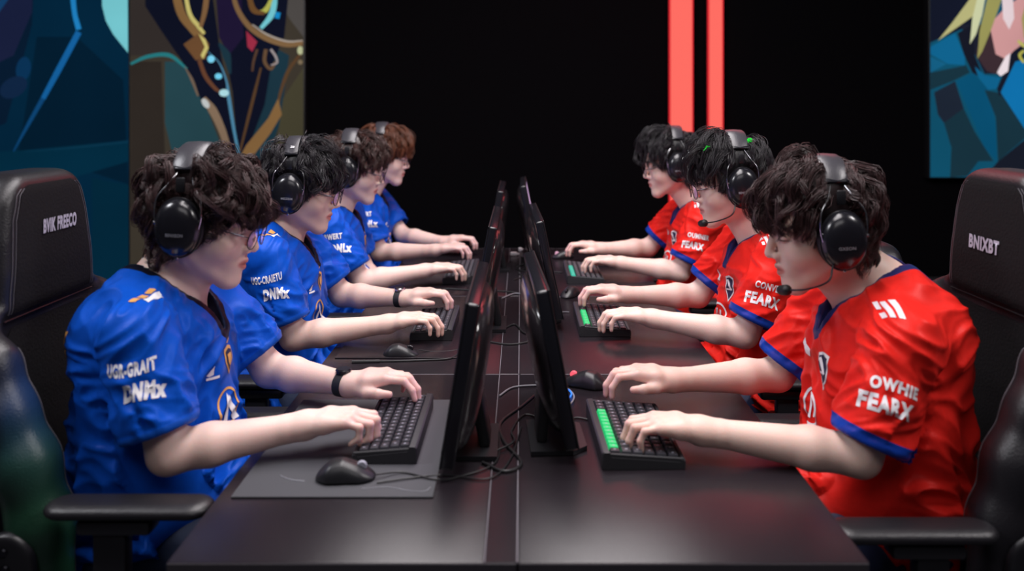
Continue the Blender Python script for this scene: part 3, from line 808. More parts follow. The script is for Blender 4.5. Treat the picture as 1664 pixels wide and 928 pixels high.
def make_glasses(info, label, r=.0225, m='dark_metal', group='spectacles worn by the players'):
    C, R, side = info['C'], info['R'], info['side']
    X = lambda p: C+R@(np.array(p, float)*HS)
    O = X((.115, 0, -.008)); root = empty('spectacles', (side*O[0], O[1], O[2]), label, 'glasses', group)
    for s in (-1, 1):
        cc = np.array([.114, s*.034, -.010]); pts = []
        for k in range(33):
            a = 2*PI*k/32; dy, dz = r*1.08*math.cos(a), r*.95*math.sin(a); pts.append(X(cc+(-abs(dy+s*.0)*.10-.10*s*dy, dy, dz)))
        mb = MB(); mb.tube(pts, .0011, 6, cap=False); rim = mb.build('rim', M[m], root, flip=side)
        mb = MB(); ring = [p for p in pts[:-1]]; c0 = X(cc-(.001, 0, 0)); nrm = R@np.array([.0006, 0, 0])
        V = [c0+nrm]+[p+nrm for p in ring]+[c0-nrm]+[p-nrm for p in ring]; n = len(ring)
        F = [[0, 1+k, 1+(k+1) % n] for k in range(n)]+[[n+1, n+2+(k+1) % n, n+2+k] for k in range(n)]
        mb.add(V, F); mb.build('lens', M['lens'], rim, flip=side)
        e = cc+np.array([-.0045, s*r*1.06, .006])
        mb = MB(); mb.tube(spline([X(e), X(e+(-.010, s*.010, .002)), X((.040, s*.0745, .0)), X((-.005, s*.0845, .004)), X((-.030, s*.083, -.016))], 6), .0012, 6); mb.build('temple_arm', M[m], root, flip=side)
    mb = MB(); mb.tube(spline([X((.1145, -.012, -.006)), X((.117, 0, -.003)), X((.1145, .012, -.006))], 6), .0011, 6); mb.build('bridge', M[m], root, flip=side)
    return root

def make_watch(info, label, which='f', metal=False, up=(0, 0, 1)):
    W = info['W'+which]; E = info['E'+which]; side = info['side']; d = noz(W-E); c = W-d*.018
    lat = noz(np.cross((0, 0, 1), d)); up = np.cross(d, lat)
    root = empty('wristwatch', (side*c[0], c[1], c[2]), label, 'watch')
    mb = MB(); n = 40; V = []
    for k in range(n):
        a = 2*PI*k/n; o = lat*.0325*math.cos(a)+up*.0265*math.sin(a); nn = noz(lat*math.cos(a)+up*math.sin(a))
        for (q, z) in ((-.010, 0), (-.010, .003), (.010, .003), (.010, 0)): V.append(c+o+nn*z+d*q)
    F = [[k*4+j, ((k+1) % n)*4+j, ((k+1) % n)*4+(j+1) % 4, k*4+(j+1) % 4] for k in range(n) for j in range(4)]
    mb.add(V, F); mb.build('strap', M['plastic_matte'], root, flip=side)
    Rw = np.stack([d, lat, up], 1); mb = MB(); mb.lathe(c+up*.0285-lat*.004, [(.0165, -.004), (.0180, -.002), (.0180, .004), (.0160, .0065)], 28, Rw); cs = mb.build('watch_case', M['metal' if metal else 'plastic_gloss'], root, flip=side)
    mb = MB(); mb.lathe(c+up*.0285-lat*.004, [(.0150, .0060), (.0150, .0070)], 28, Rw); mb.build('watch_face', M['plastic'], cs, flip=side)
    mb = MB(); mb.lathe(c+up*.0295-lat*.004+d*.0180, [(.002, -.002), (.002, .002)], 10, np.stack([lat, up, d], 1)); mb.build('crown', M['metal'], cs, flip=side)
    return root

# ------------------------------------------------------------------ chairs
def leather_mat():
    m = M['leather']; return m
def make_chair(side, Y, label, tall=True, arms=(.735, .67), text=None, group=None, tangle=0):
    """racing-style chair, laid out facing +x and mirrored for the other side of the desk"""
    root = empty('gaming_chair', (side*-.80, Y, 0), label, 'chair', group)
    def poly(name, G, lo, hi, h, m, par=root, dis=None, **kw):
        V, F = polygonize(G, lo, hi, h); V = relax(V, F, 6 if name == 'backrest' else 1, .5)
        if dis is not None: V = V+vnormals(V, F)*dis(V)[:, None]
        V, F = mirror(V, F, side); return mkmesh(name, V, F, m, par, **kw)
    # slab follows a gentle S: front surface x as a function of height
    fx = lambda z: np.interp(z, [.44, .60, .80, .95, 1.10, 1.30], [-.945, -.985, -1.010, -1.012, -1.010, -1.022])
    B = Group(); top = 1.292 if tall else 1.03
    def slab(P):
        z = P[:, 2]; y = np.abs(P[:, 1]-Y)
        if tall: hw = np.interp(z, [.40, .60, .86, .955, 1.00, 1.04, 1.16, 1.24, 1.292], [.235, .262, .275, .268, .245, .183, .170, .152, .115])
        else: hw = np.interp(z, [.40, .60, .85, .96, 1.03], [.235, .255, .24, .21, .16])
        x = P[:, 0]-(fx(z)-.050)
        rr = .034
        ht = np.interp(z, [1.00, 1.03], [.050, .062]) if tall else .045
        q = np.stack([np.abs(x)-(ht-rr), y-(hw-rr), np.maximum(z-(top-rr), .40+rr-z)], 1)
        return (np.sqrt((np.maximum(q, 0)**2).sum(1))+np.minimum(q.max(1), 0)-rr)*.85
    B.u(Fn(slab))
    for s in (-1, 1):
        if tall:
            pp = [(-1.015, .215, .985), (-.985, .238, .945), (-.955, .246, .86), (-.915, .248, .77), (-.885, .246, .66), (-.88, .235, .52)]
            rr = [.030, .046, .052, .054, .052, .046]
        else:
            pp = [(-1.02, .19, .93), (-.99, .215, .80), (-.96, .22, .66), (-.93, .215, .52)]; rr = [.03, .04, .042, .04]
        for k in range(len(pp)-1):
            a, b = np.array(pp[k]), np.array(pp[k+1]); a = a*(1, s, 1)+(0, Y, 0); b = b*(1, s, 1)+(0, Y, 0)
            B.u(Cone(a, b, rr[k], rr[k+1]), .035 if k == 0 else .03)
    back = poly('backrest', B, (-1.15, Y-.34, .38), (-.78, Y+.34, top+.02), .006 if tall else .010, M['leather_glow' if tall and side > 0 else 'leather'])
    bvh = BVHTree.FromPolygons([v.co+Vector(back['_org']) for v in back.data.vertices], [list(p.vertices) for p in back.data.polygons])
    def on(y, z, lift=.001):
        h = bvh.ray_cast(Vector((side*-.5, Y+y, z)), Vector((-side, 0, 0)))
        if h[0] is None: return None
        return np.array(h[0])+np.array(h[1])*lift*(1 if h[1][0]*side > 0 else -1)
    def run(pts2, r, name, m, par=back, lift=.001, n=8):
        P = [on(y, z, lift) for (y, z) in pts2]; P = [p for p in P if p is not None]
        if len(P) > 3: mb = MB(); mb.tube(P, r, 6); mb.build(name, m, par)
    if tall:
        # matte suede-like panels laid on the head part and the small of the back
        def panel(name, hwf, z0, z1, lift):
            nz, ny = 34, 18; V = []; okk = True
            for i in range(nz+1):
                z = z0+(z1-z0)*i/nz; hw = hwf(z)
                for j in range(ny+1):
                    t = -1+2*j/ny; p = on(hw*t, z, lift); V.append(p if p is not None else (V[-1] if V else (side*-1.0, Y, z)))
            F = [[i*(ny+1)+j, i*(ny+1)+j+1, (i+1)*(ny+1)+j+1, (i+1)*(ny+1)+j] for i in range(nz) for j in range(ny)]
            if side < 0: F = [f[::-1] for f in F]
            return mkmesh(name, V, F, M['leather_soft'], back)
        hp = panel('headrest_panel', lambda z: np.interp(z, [1.02, 1.06, 1.20, 1.255, 1.268], [.146, .144, .126, .105, .08]), 1.02, 1.268, .002)
        panel('lumbar_panel', lambda z: np.interp(z, [.5, .86, .96, .99], [.150, .170, .160, .135]), .50, .99, .0025)
        # double seams
        for d in (0, .009):
            for s in (-1, 1):
                zs = np.linspace(1.02, 1.262, 40)
                run([(s*(np.interp(z, [1.02, 1.06, 1.20, 1.25, 1.262], [.148, .146, .128, .110, .095])+d), z) for z in zs], .0007, 'stitch_line', M['stitch'])
                zs = np.linspace(.55, .97, 50)
                run([(s*(np.interp(z, [.5, .9, 1.0], [.200, .212, .200])+d), z) for z in zs], .0007, 'stitch_line', M['stitch'])
        run([(y, 1.008) for y in np.linspace(-.165, .165, 30)], .0016, 'piping', M['leather'])
        if text:
            vs = bvh
            decal('lettering', text_mesh(text[0], .030, .045, text[2], text[1]), M['grey_print'], hp, vs, (side*-1.00, Y+text[3], text[4]), (side, 0, .0), text[5], .0042, .01)
    # seat
    S = Group(); S.u(RBox((-.70, Y, .425), (.26, .22, .045), .04))
    for s in (-1, 1): S.u(Cone((-.92, Y+.235*s, .45), (-.48, Y+.235*s, .455), .045, .04), .03)
    poly('seat', S, (-1.0, Y-.32, .34), (-.40, Y+.32, .54), .009, M['leather'])
    # arm rests
    for s, za in ((-1, arms[0]), (1, arms[1])):
        y0 = Y+.315*s; G = Group()
        G.u(Cone((-.800, y0, za-.021), (-.580, y0, za-.021), .040, .040)); 
        G.i(Fn(lambda P, za=za: np.maximum(P[:, 2]-(za-.006), za-.034-P[:, 2])), .024)
        pad = poly('armrest', G, (-.87, y0-.07, za-.07), (-.51, y0+.07, za+.03), .0045, M['leather'])
        mb = MB(); mb.box((-.71, y0, za-.048), (.13, .050, .026), .008); mb.box((-.72, y0, (za-.06+.47)/2), (.060, .034, za-.06-.47+.03), .008); mb.box((-.72, y0, .52), (.095, .046, .16), .01); mb.box((-.72, y0-.05*s, .385), (.07, .13, .022), .006); mb.box((-.72, y0, .42), (.07, .03, .09), .006)
        mb.build('armrest_post', M['plastic'], root, flip=side)
        mb = MB(); mb.box((-.675, y0-.024, .585), (.012, .010, .022), .003); mb.build('adjuster_button', M['plastic_gloss'], root, flip=side)
        # recline hinge cover with bolts
        y1 = Y+.300*s; H = Group(); H.u(Cone((-.915, y1, .62), (-.895, y1, .44), .050, .045)); H.i(Fn(lambda P, y1=y1: np.abs(P[:, 1]-y1)-.014), .008)
        hc = poly('hinge_cover', H, (-1.0, y1-.03, .35), (-.82, y1+.03, .70), .005, M['plastic'])
        Rl = np.stack([np.array([1., 0, 0]), np.array([0, 0, 1.])*-s, np.array([0, s, 0.])], 1)
        mb = MB()
        for (bx, bz) in ((-.915, .640), (-.912, .610), (-.908, .575)): mb.lathe((bx, y1+s*.012, bz), [(.0085, 0), (.0085, .004), (.006, .006)], 16, Rl)
        mb.build('bolt', M['dark_metal'], hc, flip=side)
        mb = MB(); mb.box((-.90, y1-.022*s, .43), (.06, .012, .12), .004); mb.build('hinge_bracket', M['plastic'], root, flip=side)
    mb = MB(); mb.tube(spline([(-.94, Y-.322, .50), (-.955, Y-.330, .60), (-.96, Y-.330, .70), (-.945, Y-.330, .735)], 6), [.010]*19, 10); mb.build('recline_lever', M['plastic'], root, flip=side)
    # base
    mb = MB(); mb.box((-.72, Y, .365), (.24, .20, .05), .01); mb.tube([(-.72, Y, .35), (-.72, Y, .10)], .027, 20); mb.tube([(-.72, Y, .22), (-.72, Y, .09)], .036, 20); mb.build('gas_lift', M['plastic'], root, flip=side)
    for k in range(5):
        a = 2*PI*k/5+.3; d = np.array([math.cos(a), math.sin(a), 0]); o = np.array([-.72, Y, 0]); mb = MB()
        mb.tube([o+(0, 0, .115), o+d*.16+(0, 0, .105), o+d*.30+(0, 0, .085)], [.034, .026, .020], 10); lg = mb.build('leg', M['plastic'], root, flip=side)
        pr = np.array([-d[1], d[0], 0.]); Rl = np.stack([d, np.array([0, 0, 1.]), pr], 1); mb = MB()
        for q in (-.018, .008): mb.lathe(o+d*.30+(0, 0, .030)+pr*q, [(.024, 0), (.0295, .003), (.0295, .009), (.024, .012)], 20, Rl)
        mb.tube([o+d*.30+(0, 0, .085), o+d*.30+(0, 0, .045)], .008, 8); mb.build('caster', M['plastic_gloss'], lg, flip=side)
    return root

# ------------------------------------------------------------------ desk gear
TZ = .74
def copy_thing(root, loc, label, group=None):
    r = root.copy(); COL.objects.link(r); r.location = loc; r['label'] = label
    if group: r['group'] = group
    for ch in root.children:
        c = ch.copy(); COL.objects.link(c); c.parent = r
        for g in ch.children:
            d = g.copy(); COL.objects.link(d); d.parent = c
    return r

def make_keyboard(cx, y0, y1, w, side, label, lit=0, keymat='green_key', n=15, zb=TZ, yaw=0, wx=None):
    """side +1: the typist sits on the -x side (space bar row at -x); y0..y1 is the long way"""
    L = y1-y0; yc = (y0+y1)/2; org = (cx, yc, zb)
    root = empty('keyboard', org, label, 'keyboard', 'keyboards on the desk')
    mb = MB(); bm = bmesh.new()
    prof = [(-w/2, .002), (-w/2+.002, 0), (w/2-.002, 0), (w/2, .002), (w/2, .030), (w/2-.003, .033), (w/2-.014, .0335), (w/2-.016, .024), (-w/2+.009, .0135), (-w/2+.007, .0175), (-w/2+.002, .0175), (-w/2, .0155)]
    P = [(-L/2, .004), (-L/2+.004, 0), (L/2-.004, 0), (L/2, .004)]
    V = []; F = []
    secs = [(-L/2, .97), (-L/2+.003, 1), (L/2-.003, 1), (L/2, .97)]
    for (yy, s) in secs:
        for (x, z) in prof: V.append((cx+side*x*s, yc+yy, zb+.001+z*s))
    m_ = len(prof)
    F = [[i*m_+j, i*m_+(j+1) % m_, (i+1)*m_+(j+1) % m_, (i+1)*m_+j] for i in range(3) for j in range(m_)]+[list(range(m_))[::-1], [3*m_+j for j in range(m_)]]
    if side > 0: F = [f[::-1] for f in F]
    mb.add(V, F); mb.build('case', M['plastic_matte'], root)
    # side rims, raised level with the key tops' feet
    for s in (-1, 1): mb = MB(); mb.box((cx, yc+s*(L/2-.0035), zb+.020), (w*.96, .005, .014), .0015, 1, Matrix(rotY(-side*4.2).tolist())); mb.build('side_rim', M['plastic_matte'], root)
    rows = 5 if w < .135 else 6
    usable = w-.026; pr = usable/rows; pk = (L-.016)/n
    kc = {}
    def keymesh(ly, mname):
        key = (round(ly, 4), mname)
        if key not in kc:
            b = bmesh.new(); bmesh.ops.create_cube(b, size=1)
            for v in b.verts:
                t = .78 if v.co.z > 0 else 1.; v.co.x *= (pr*.93)*t; v.co.y *= (ly-pk*.07)*(1-(1-t)*pk/ly); v.co.z *= .0085
            bmesh.ops.bevel(b, geom=b.edges[:], offset=.0012, segments=2, profile=.6, affect='EDGES')
            me = bpy.data.meshes.new('key'); 
            me.materials.append(M[mname])
            # printed legend on the cap
            me.materials.append(M['legend']); 
            q = [b.verts.new((x*.0022*1.0, y*.0016, .00435)) for x, y in ((-1, -1), (1, -1), (1, 1), (-1, 1))]; fq = b.faces.new(q); fq.material_index = 1
            b.to_mesh(me); b.free(); me.polygons.foreach_set('use_smooth', np.full(len(me.polygons), True))
            try: me.set_sharp_from_angle(angle=math.radians(40))
            except Exception: pass
            kc[key] = me
        return kc[key]
    tilt = math.atan2(.0105, w-.025)
    cnt = 0
    for r in range(rows):
        xr = -w/2+.011+pr*(r+.5); y = -L/2+.008; z = .0135+(xr+w/2-.009)*math.tan(tilt)+.0062
        lay = [1.25, 1.25, 1.25, n-8.75, 1.25, 1.25, 1.25, 1.25] if r == 0 else ([1.5+.25*(r % 2)]+[1]*(n-3)+[1.5-.25*(r % 2)] if r < rows-1 else [1]*n)
        for i, wk in enumerate(lay):
            ly = wk*pk; mm = 'key'
            if lit and r == rows-1 and lit[0]*n <= i < lit[1]*n: mm = keymat
            o = bpy.data.objects.new('key', keymesh(ly, mm)); COL.objects.link(o); o.parent = root
            yy = y+ly/2 if True else 0
            o.location = (side*xr, yy, z); o.rotation_euler = (0, -side*tilt, 0); y += ly; cnt += 1
    if yaw: root.rotation_euler = (0, 0, math.radians(yaw))
    return root

def make_monitor(side, y0, y1, label, xb=.148, xt=.098, zb=.775, zt=1.072, base=(.05, .156), base_y=None, yaw=0):
    """side -1: on the left row (screen faces -x); measured along x as |x|; leans back toward the middle"""
    yc = (y0+y1)/2; root = empty('monitor', (side*(base[0]+base[1])/2, yc, TZ), label, 'monitor', 'monitors standing back to back along the desk')
    W_ = y1-y0; Hh = math.hypot(xb-xt, zt-zb); up = noz((-(xb-xt), 0, zt-zb)); nr = np.array([up[2], 0, -up[0]])   # nr points to the player (+x in this layout)
    c = np.array([(xb+xt)/2, yc, (zb+zt)/2]); X = lambda a, b, d: c+np.array([0, 1, 0])*a+up*b+nr*d
    Rm = Matrix(np.stack([nr, np.array([0, 1., 0]), up], 1).tolist())
    mb = MB(); mb.box(c-nr*.014, (.026, W_, Hh), .006, 3, Rm); mb.build('panel', M['plastic_gloss'], root, flip=side)
    mb = MB(); bz = .008
    for (a, b, sy, sz) in ((0, Hh/2-bz/2, W_, bz), (0, -Hh/2+bz, W_, bz*2), (-W_/2+bz/2, 0, bz, Hh), (W_/2-bz/2, 0, bz, Hh)): mb.box(X(a, b, -.001), (.004, sy, sz), .001, 1, Rm)
    mb.build('bezel', M['plastic'], root, flip=side)
    # lit picture: generic game view made of soft patches
    mb = MB(); mb.add([X(a, b, -.0015+.0006) for a, b in ((-W_/2+bz, -Hh/2+2*bz), (W_/2-bz, -Hh/2+2*bz), (W_/2-bz, Hh/2-bz), (-W_/2+bz, Hh/2-bz))], [[0, 1, 2, 3]]); mb.build('screen', M['screen'], root, flip=side)
    # bulging back shell
    G = Group(); G.u(Fn(lambda P: ((np.sqrt((((P-c)@np.array([0, 1., 0]))/(W_*.47))**4+(((P-c)@up+.01)/(Hh*.47))**4+((((P-c)@nr)+.022)/.036)**2)-1)*.03)))
    G.i(Fn(lambda P: (P-c)@nr+.020), .002)
    V, F = polygonize(G, c-(.10, W_/2+.01, Hh/2+.01), c+(.06, W_/2+.01, Hh/2+.02), .006); V, F = mirror(V, F, side)
    mkmesh('back_shell', V, F, M['monitor_back'], root)
    by = base_y if base_y is not None else yc
    # stand: slab column leaning up into the shell, flat foot
    cx = base[0]+.020; n1 = np.array([cx, by, TZ+.010]); n2 = c-nr*.030+up*-.02; n2[1] = by
    d = n2-n1; dn = noz(d); Rs = Matrix(np.stack([noz(np.cross((0, 1, 0), dn)), np.array([0, 1., 0]), dn], 1).tolist())
    mb = MB(); mb.box((n1+n2)/2, (.022, .085, np.linalg.norm(d)), .005, 2, Rs); mb.build('stand_column', M['plastic'], root, flip=side)
    mb = MB(); bm = bmesh.new(); pts = [(base[0]-.005, -.085), (base[1]-.03, -.085), (base[1], -.06), (base[1], .06), (base[1]-.03, .085), (base[0]-.005, .085)]
    lo = [(x, by+y, TZ+.0015) for x, y in pts]; hi = [(x, by+y, TZ+.010) for x, y in pts]; k = len(pts)
    mb.add(lo+hi, [list(range(k))[::-1], [k+i for i in range(k)]]+[[i, (i+1) % k, k+(i+1) % k, k+i] for i in range(k)]); mb.build('stand_foot', M['plastic'], root, flip=side)
    mb = MB(); mb.tube([X(-W_/2+.03, Hh/2-.012, -.020), X(-W_/2+.03, Hh/2-.012, -.022)], .003, 10); mb.build('status_light', M['plastic_gloss'], root, flip=side)
    root.rotation_euler = (0, 0, math.radians(yaw))
    return root

def make_mouse(x, y, side, label, ang=0, z=TZ, led=None, sc=1., group='computer mice'):
    """long way along x; side +1: buttons toward +x"""
    root = empty('mouse', (x, y, z), label, 'mouse', group)
    G = Group(); a = math.radians(ang); Rm = np.array(rotZ(ang)) if side > 0 else np.array(rotZ(180+ang))
    def f(P):
        q = (P-np.array([x, y, z]))@Rm/sc; u = q[:, 0]/.058
        hw = np.interp(u, [-1, -.6, 0, .5, 1], [.024, .032, .029, .031, .027]); ht = np.interp(u, [-1, -.5, -.1, .4, 1], [.022, .037, .039, .029, .014])
        k = np.sqrt((np.abs(u))**3.2+np.abs(q[:, 1]/hw)**2.6+np.abs(np.maximum(q[:, 2], 0)/ht)**2.4)
        return np.maximum((k-1)*.016, .002-q[:, 2])*sc
    G.u(Fn(f)); V, F = polygonize(G, (x-.07*sc, y-.065*sc, z-.005), (x+.07*sc, y+.065*sc, z+.05*sc), .0022*sc, 8); V = relax(V, F, 2)
    b = mkmesh('shell', V, F, M['plastic'], root)
    X = lambda p: np.array([x, y, z])+Rm@(np.array(p)*sc)
    mb = MB(); Rw = np.stack([Rm@np.array([1., 0, 0]), np.array([0, 0, 1.]), Rm@np.array([0, -1., 0])], 1)
    mb.lathe(X((.030, .004, .024)), [(.008, 0), (.0095, .0015), (.0095, .0065), (.008, .008)], 20, Rw); mb.build('scroll_wheel', M[led or 'plastic_gloss'], root)
    mb = MB()
    bv = BVHTree.FromPolygons([Vector(v) for v in V], F.tolist())
    pts = []
    for t in np.linspace(.004, .054, 16):
        p = X((t, 0, .08)); h = bv.ray_cast(Vector(p), Vector((0, 0, -1)))
        if h[0] is not None: pts.append(np.array(h[0]))
    if len(pts) > 3: mb.tube(pts, .0009*sc, 6); mb.build('button_seam', M['leatherette'], root)
    return root

def make_cable(pts, label, r=.0022, m='cable', n=10):
    P = spline(pts, n); mb = MB(); mb.tube(P, r, 8); V = np.concatenate(mb.V)
    o = mb.build('cable', M[m], None, origin=tuple(P[0])); return props(o, label, 'cable', 'cables on the desk')

def screen_mat():
    m = bpy.data.materials.new('game_screen'); m.use_nodes = True; nt = m.node_tree; nt.nodes.remove(nt.nodes['Principled BSDF'])
    tc = nt.nodes.new('ShaderNodeTexCoord'); v = nt.nodes.new('ShaderNodeTexVoronoi'); v.inputs['Scale'].default_value = 16
    nt.links.new(tc.outputs['Object'], v.inputs['Vector']); r = nt.nodes.new('ShaderNodeValToRGB')
    r.color_ramp.elements[0].color = (.10, .10, .30, 1); r.color_ramp.elements[1].color = (.75, .45, .70, 1); r.color_ramp.elements[1].position = .8
    nt.links.new(v.outputs['Color'], r.inputs['Fac']); e = nt.nodes.new('ShaderNodeEmission'); e.inputs['Strength'].default_value = SCREEN_E
    nt.links.new(r.outputs['Color'], e.inputs['Color']); nt.links.new(e.outputs[0], nt.nodes['Material Output'].inputs['Surface']); return m
SCREEN_E = 1.3
M['screen'] = screen_mat()

# ------------------------------------------------------------------ camera numbers (principal point 847,176; f = 1350 px at 1664 wide)
CZ = 1.425
cam = bpy.data.cameras.new('camera'); co = bpy.data.objects.new('camera', cam); COL.objects.link(co)
co.location = (0, 0, CZ); co.rotation_euler = (PI/2, 0, 0)
cam.sensor_width = 36; cam.lens = 1350*36/1664; cam.shift_x = -(847-832)/1664; cam.shift_y = -(464-176)/1664
cam.clip_start = .05; cam.dof.use_dof = True; cam.dof.focus_distance = 2.25; cam.dof.aperture_fstop = 2.2
SC.camera = co

# ------------------------------------------------------------------ setting
def structure(name, mb, m):
    o = mb.build(name, m); o['kind'] = 'structure'; return o
WY = 6.5
mb = MB(); mb.box((0, 3.0, -.05), (12, 9.0, .1)); structure('floor', mb, M['floor'])
mb = MB(); mb.box((0, WY+.10, 1.95), (12, .12, 4.1)); structure('wall_back', mb, M['wall'])
mb = MB(); mb.box((0, 3.0, 4.05), (12, 9.0, .1)); structure('ceiling', mb, M['ceiling'])
mb = MB(); mb.box((-5.95, 3.0, 1.95), (.10, 8.9, 4.1)); structure('wall_left', mb, M['wall'])
mb = MB(); mb.box((5.95, 3.0, 1.95), (.10, 8.9, 4.1)); structure('wall_right', mb, M['wall'])
mb = MB(); mb.box((0, WY+.02, .05), (12, .04, .10), .005); structure('baseboard_back', mb, M['plastic_matte'])

def wall_pt(u, v, d=0):
    y = WY-d; return ((u-847)*y/1350, y, CZ-(v-176)*y/1350)

# LED walls: each a real display cabinet with a lit picture of coloured patches on its face
def led_wall(u0, u1, v0, v1, label, bg, layers, z0=None, frame='plastic'):
    (x0, _, zt), (x1, _, zb) = wall_pt(u0, v0, .06), wall_pt(u1, v1, .06)
    if z0 is not None: zb = z0
    root = empty('display_wall', ((x0+x1)/2, WY, zb), label, 'display', 'lit displays on the back wall')
    mb = MB(); mb.box(((x0+x1)/2, WY-.01, (zb+zt)/2), (x1-x0+.02, .09, zt-zb+.02), .004); mb.build('cabinet', M[frame], root)
    y = WY-.058; V = [(x0, y, zb), (x1, y, zb), (x1, y, zt), (x0, y, zt)]; mats = [bg]; F = [[0, 1, 2, 3]]; mi = [0]; n = 4
    def clip(poly):
        # keep the patch inside the display's edges
        for ax_, lim, sgn in ((0, x0, 1), (0, x1, -1), (2, zb, 1), (2, zt, -1)):
            out = []
            for i in range(len(poly)):
                a, b = poly[i], poly[(i+1) % len(poly)]; da, db = (a[ax_]-lim)*sgn, (b[ax_]-lim)*sgn
                if da >= 0: out.append(a)
                if da*db < 0: t = da/(da-db); out.append(tuple(a[k]+(b[k]-a[k])*t for k in range(3)))
            poly = out
            if not poly: return poly
        return poly
    for li, (mt, poly) in enumerate(layers):
        yy = y-.0006*(li+1); P = []
        for (u, v) in poly:
            q = wall_pt(u, v, WY-yy); P.append(q)
        P = clip(P)
        if len(P) < 3: continue
        V += P; F.append(list(range(n, n+len(P)))); n += len(P)
        if mt not in mats: mats.append(mt)
        mi.append(mats.index(mt))
    o = mkmesh('picture', V, F, None, root, smooth=False, mats=[mt if not isinstance(mt, str) else M[mt] for mt in mats], midx=mi)
    bm = bmesh.new(); bm.from_mesh(o.data); bmesh.ops.triangulate(bm, faces=bm.faces[:], ngon_method='EAR_CLIP'); bm.to_mesh(o.data); bm.free()
    return root
_em = {}
def E(r, g, b, s=1.):
    """display colour given as 0-255 as seen"""
    k = (r, g, b, s)
    if k not in _em:
        lin = [((c/255)/12.92 if c/255 <= .04045 else ((c/255+.055)/1.055)**2.4) for c in (r, g, b)]
        mm = emit_mat('display_colour', lin, s); nt = mm.node_tree
        n = nt.nodes.new('ShaderNodeTexNoise'); n.inputs['Scale'].default_value = 1.3; n.inputs['Detail'].default_value = 2
        tc = nt.nodes.new('ShaderNodeTexCoord'); nt.links.new(tc.outputs['Object'], n.inputs['Vector'])
        mr = nt.nodes.new('ShaderNodeMapRange'); mr.inputs['To Min'].default_value = .75*s; mr.inputs['To Max'].default_value = 1.25*s
        nt.links.new(n.outputs['Fac'], mr.inputs['Value']); nt.links.new(mr.outputs['Result'], nt.nodes['Emission'].inputs['Strength'])
        _em[k] = mm
    return _em[k]
def band(pts, w):
    """a tapering painted stroke through picture points"""
    P = [np.array(p[:2]) for p in spline([(a, b, 0) for a, b in pts], 8)]; L_, R_ = [], []
    W = np.interp(np.linspace(0, 1, len(P)), np.linspace(0, 1, len(w)), w)
    for i, p in enumerate(P):
        t = P[min(i+1, len(P)-1)]-P[max(i-1, 0)]; t = t/np.linalg.norm(t); nn = np.array([-t[1], t[0]]); L_.append(tuple(p+nn*W[i]/2)); R_.append(tuple(p-nn*W[i]/2))
    return L_+R_[::-1]
def blob(cx, cy, rx, ry, n=20, a=0):
    a = math.radians(a); return [(cx+rx*math.cos(t)*math.cos(a)-ry*math.sin(t)*math.sin(a), cy+rx*math.cos(t)*math.sin(a)+ry*math.sin(t)*math.cos(a)) for t in [2*PI*i/n for i in range(n)]]

led_wall(-140, 209, -120, 460, 'tall dark teal display with a bent blue line, touching the one with gold bands', E(4, 36, 58), [
    (E(8, 26, 46), [(-140, -120), (60, -120), (52, 40), (10, 200), (-140, 260)]),
    (E(24, 30, 58), [(10, -120), (56, -120), (52, 20), (22, 90), (-20, 110), (-30, 20)]),
    (E(20, 60, 100), [(-30, 60), (20, -10), (26, -30), (0, -60), (-60, 20)]),
    (E(10, 48, 82), blob(38, 112, 12, 20, a=10)),
    (E(16, 36, 64), blob(22, 142, 24, 16, a=-30)),
    (E(4, 28, 46), [(60, 60), (125, 60), (200, 130), (209, 300), (90, 260), (30, 250)]),
    (E(4, 42, 62), [(-140, 250), (30, 245), (210, 228), (210, 262), (80, 300), (-140, 330)]),
    (E(4, 38, 56), [(150, 290), (210, 300), (210, 470), (150, 440)]),
    (E(10, 50, 72), band([(40, 246), (120, 240), (209, 230)], [1, 3, 4])),
    (E(14, 66, 112), band([(22, 246), (46, 202), (72, 156)], [2, 6, 8])), (E(20, 92, 152), band([(70, 160), (96, 112), (128, 52)], [8, 10, 10])),
    (E(30, 122, 184), band([(115, -120), (118, -20), (121, 20), (128, 48)], [10, 9, 8, 9])),
    (E(112, 190, 198), [(163, -120), (207, -120), (208, 86), (184, 56), (172, 34), (166, 10)]),
], z0=.02)
G_ = E(126, 94, 58); GD = E(84, 60, 40); GL = E(196, 184, 110); NV = E(15, 18, 34); TL = E(36, 66, 74); TL2 = E(26, 50, 62)
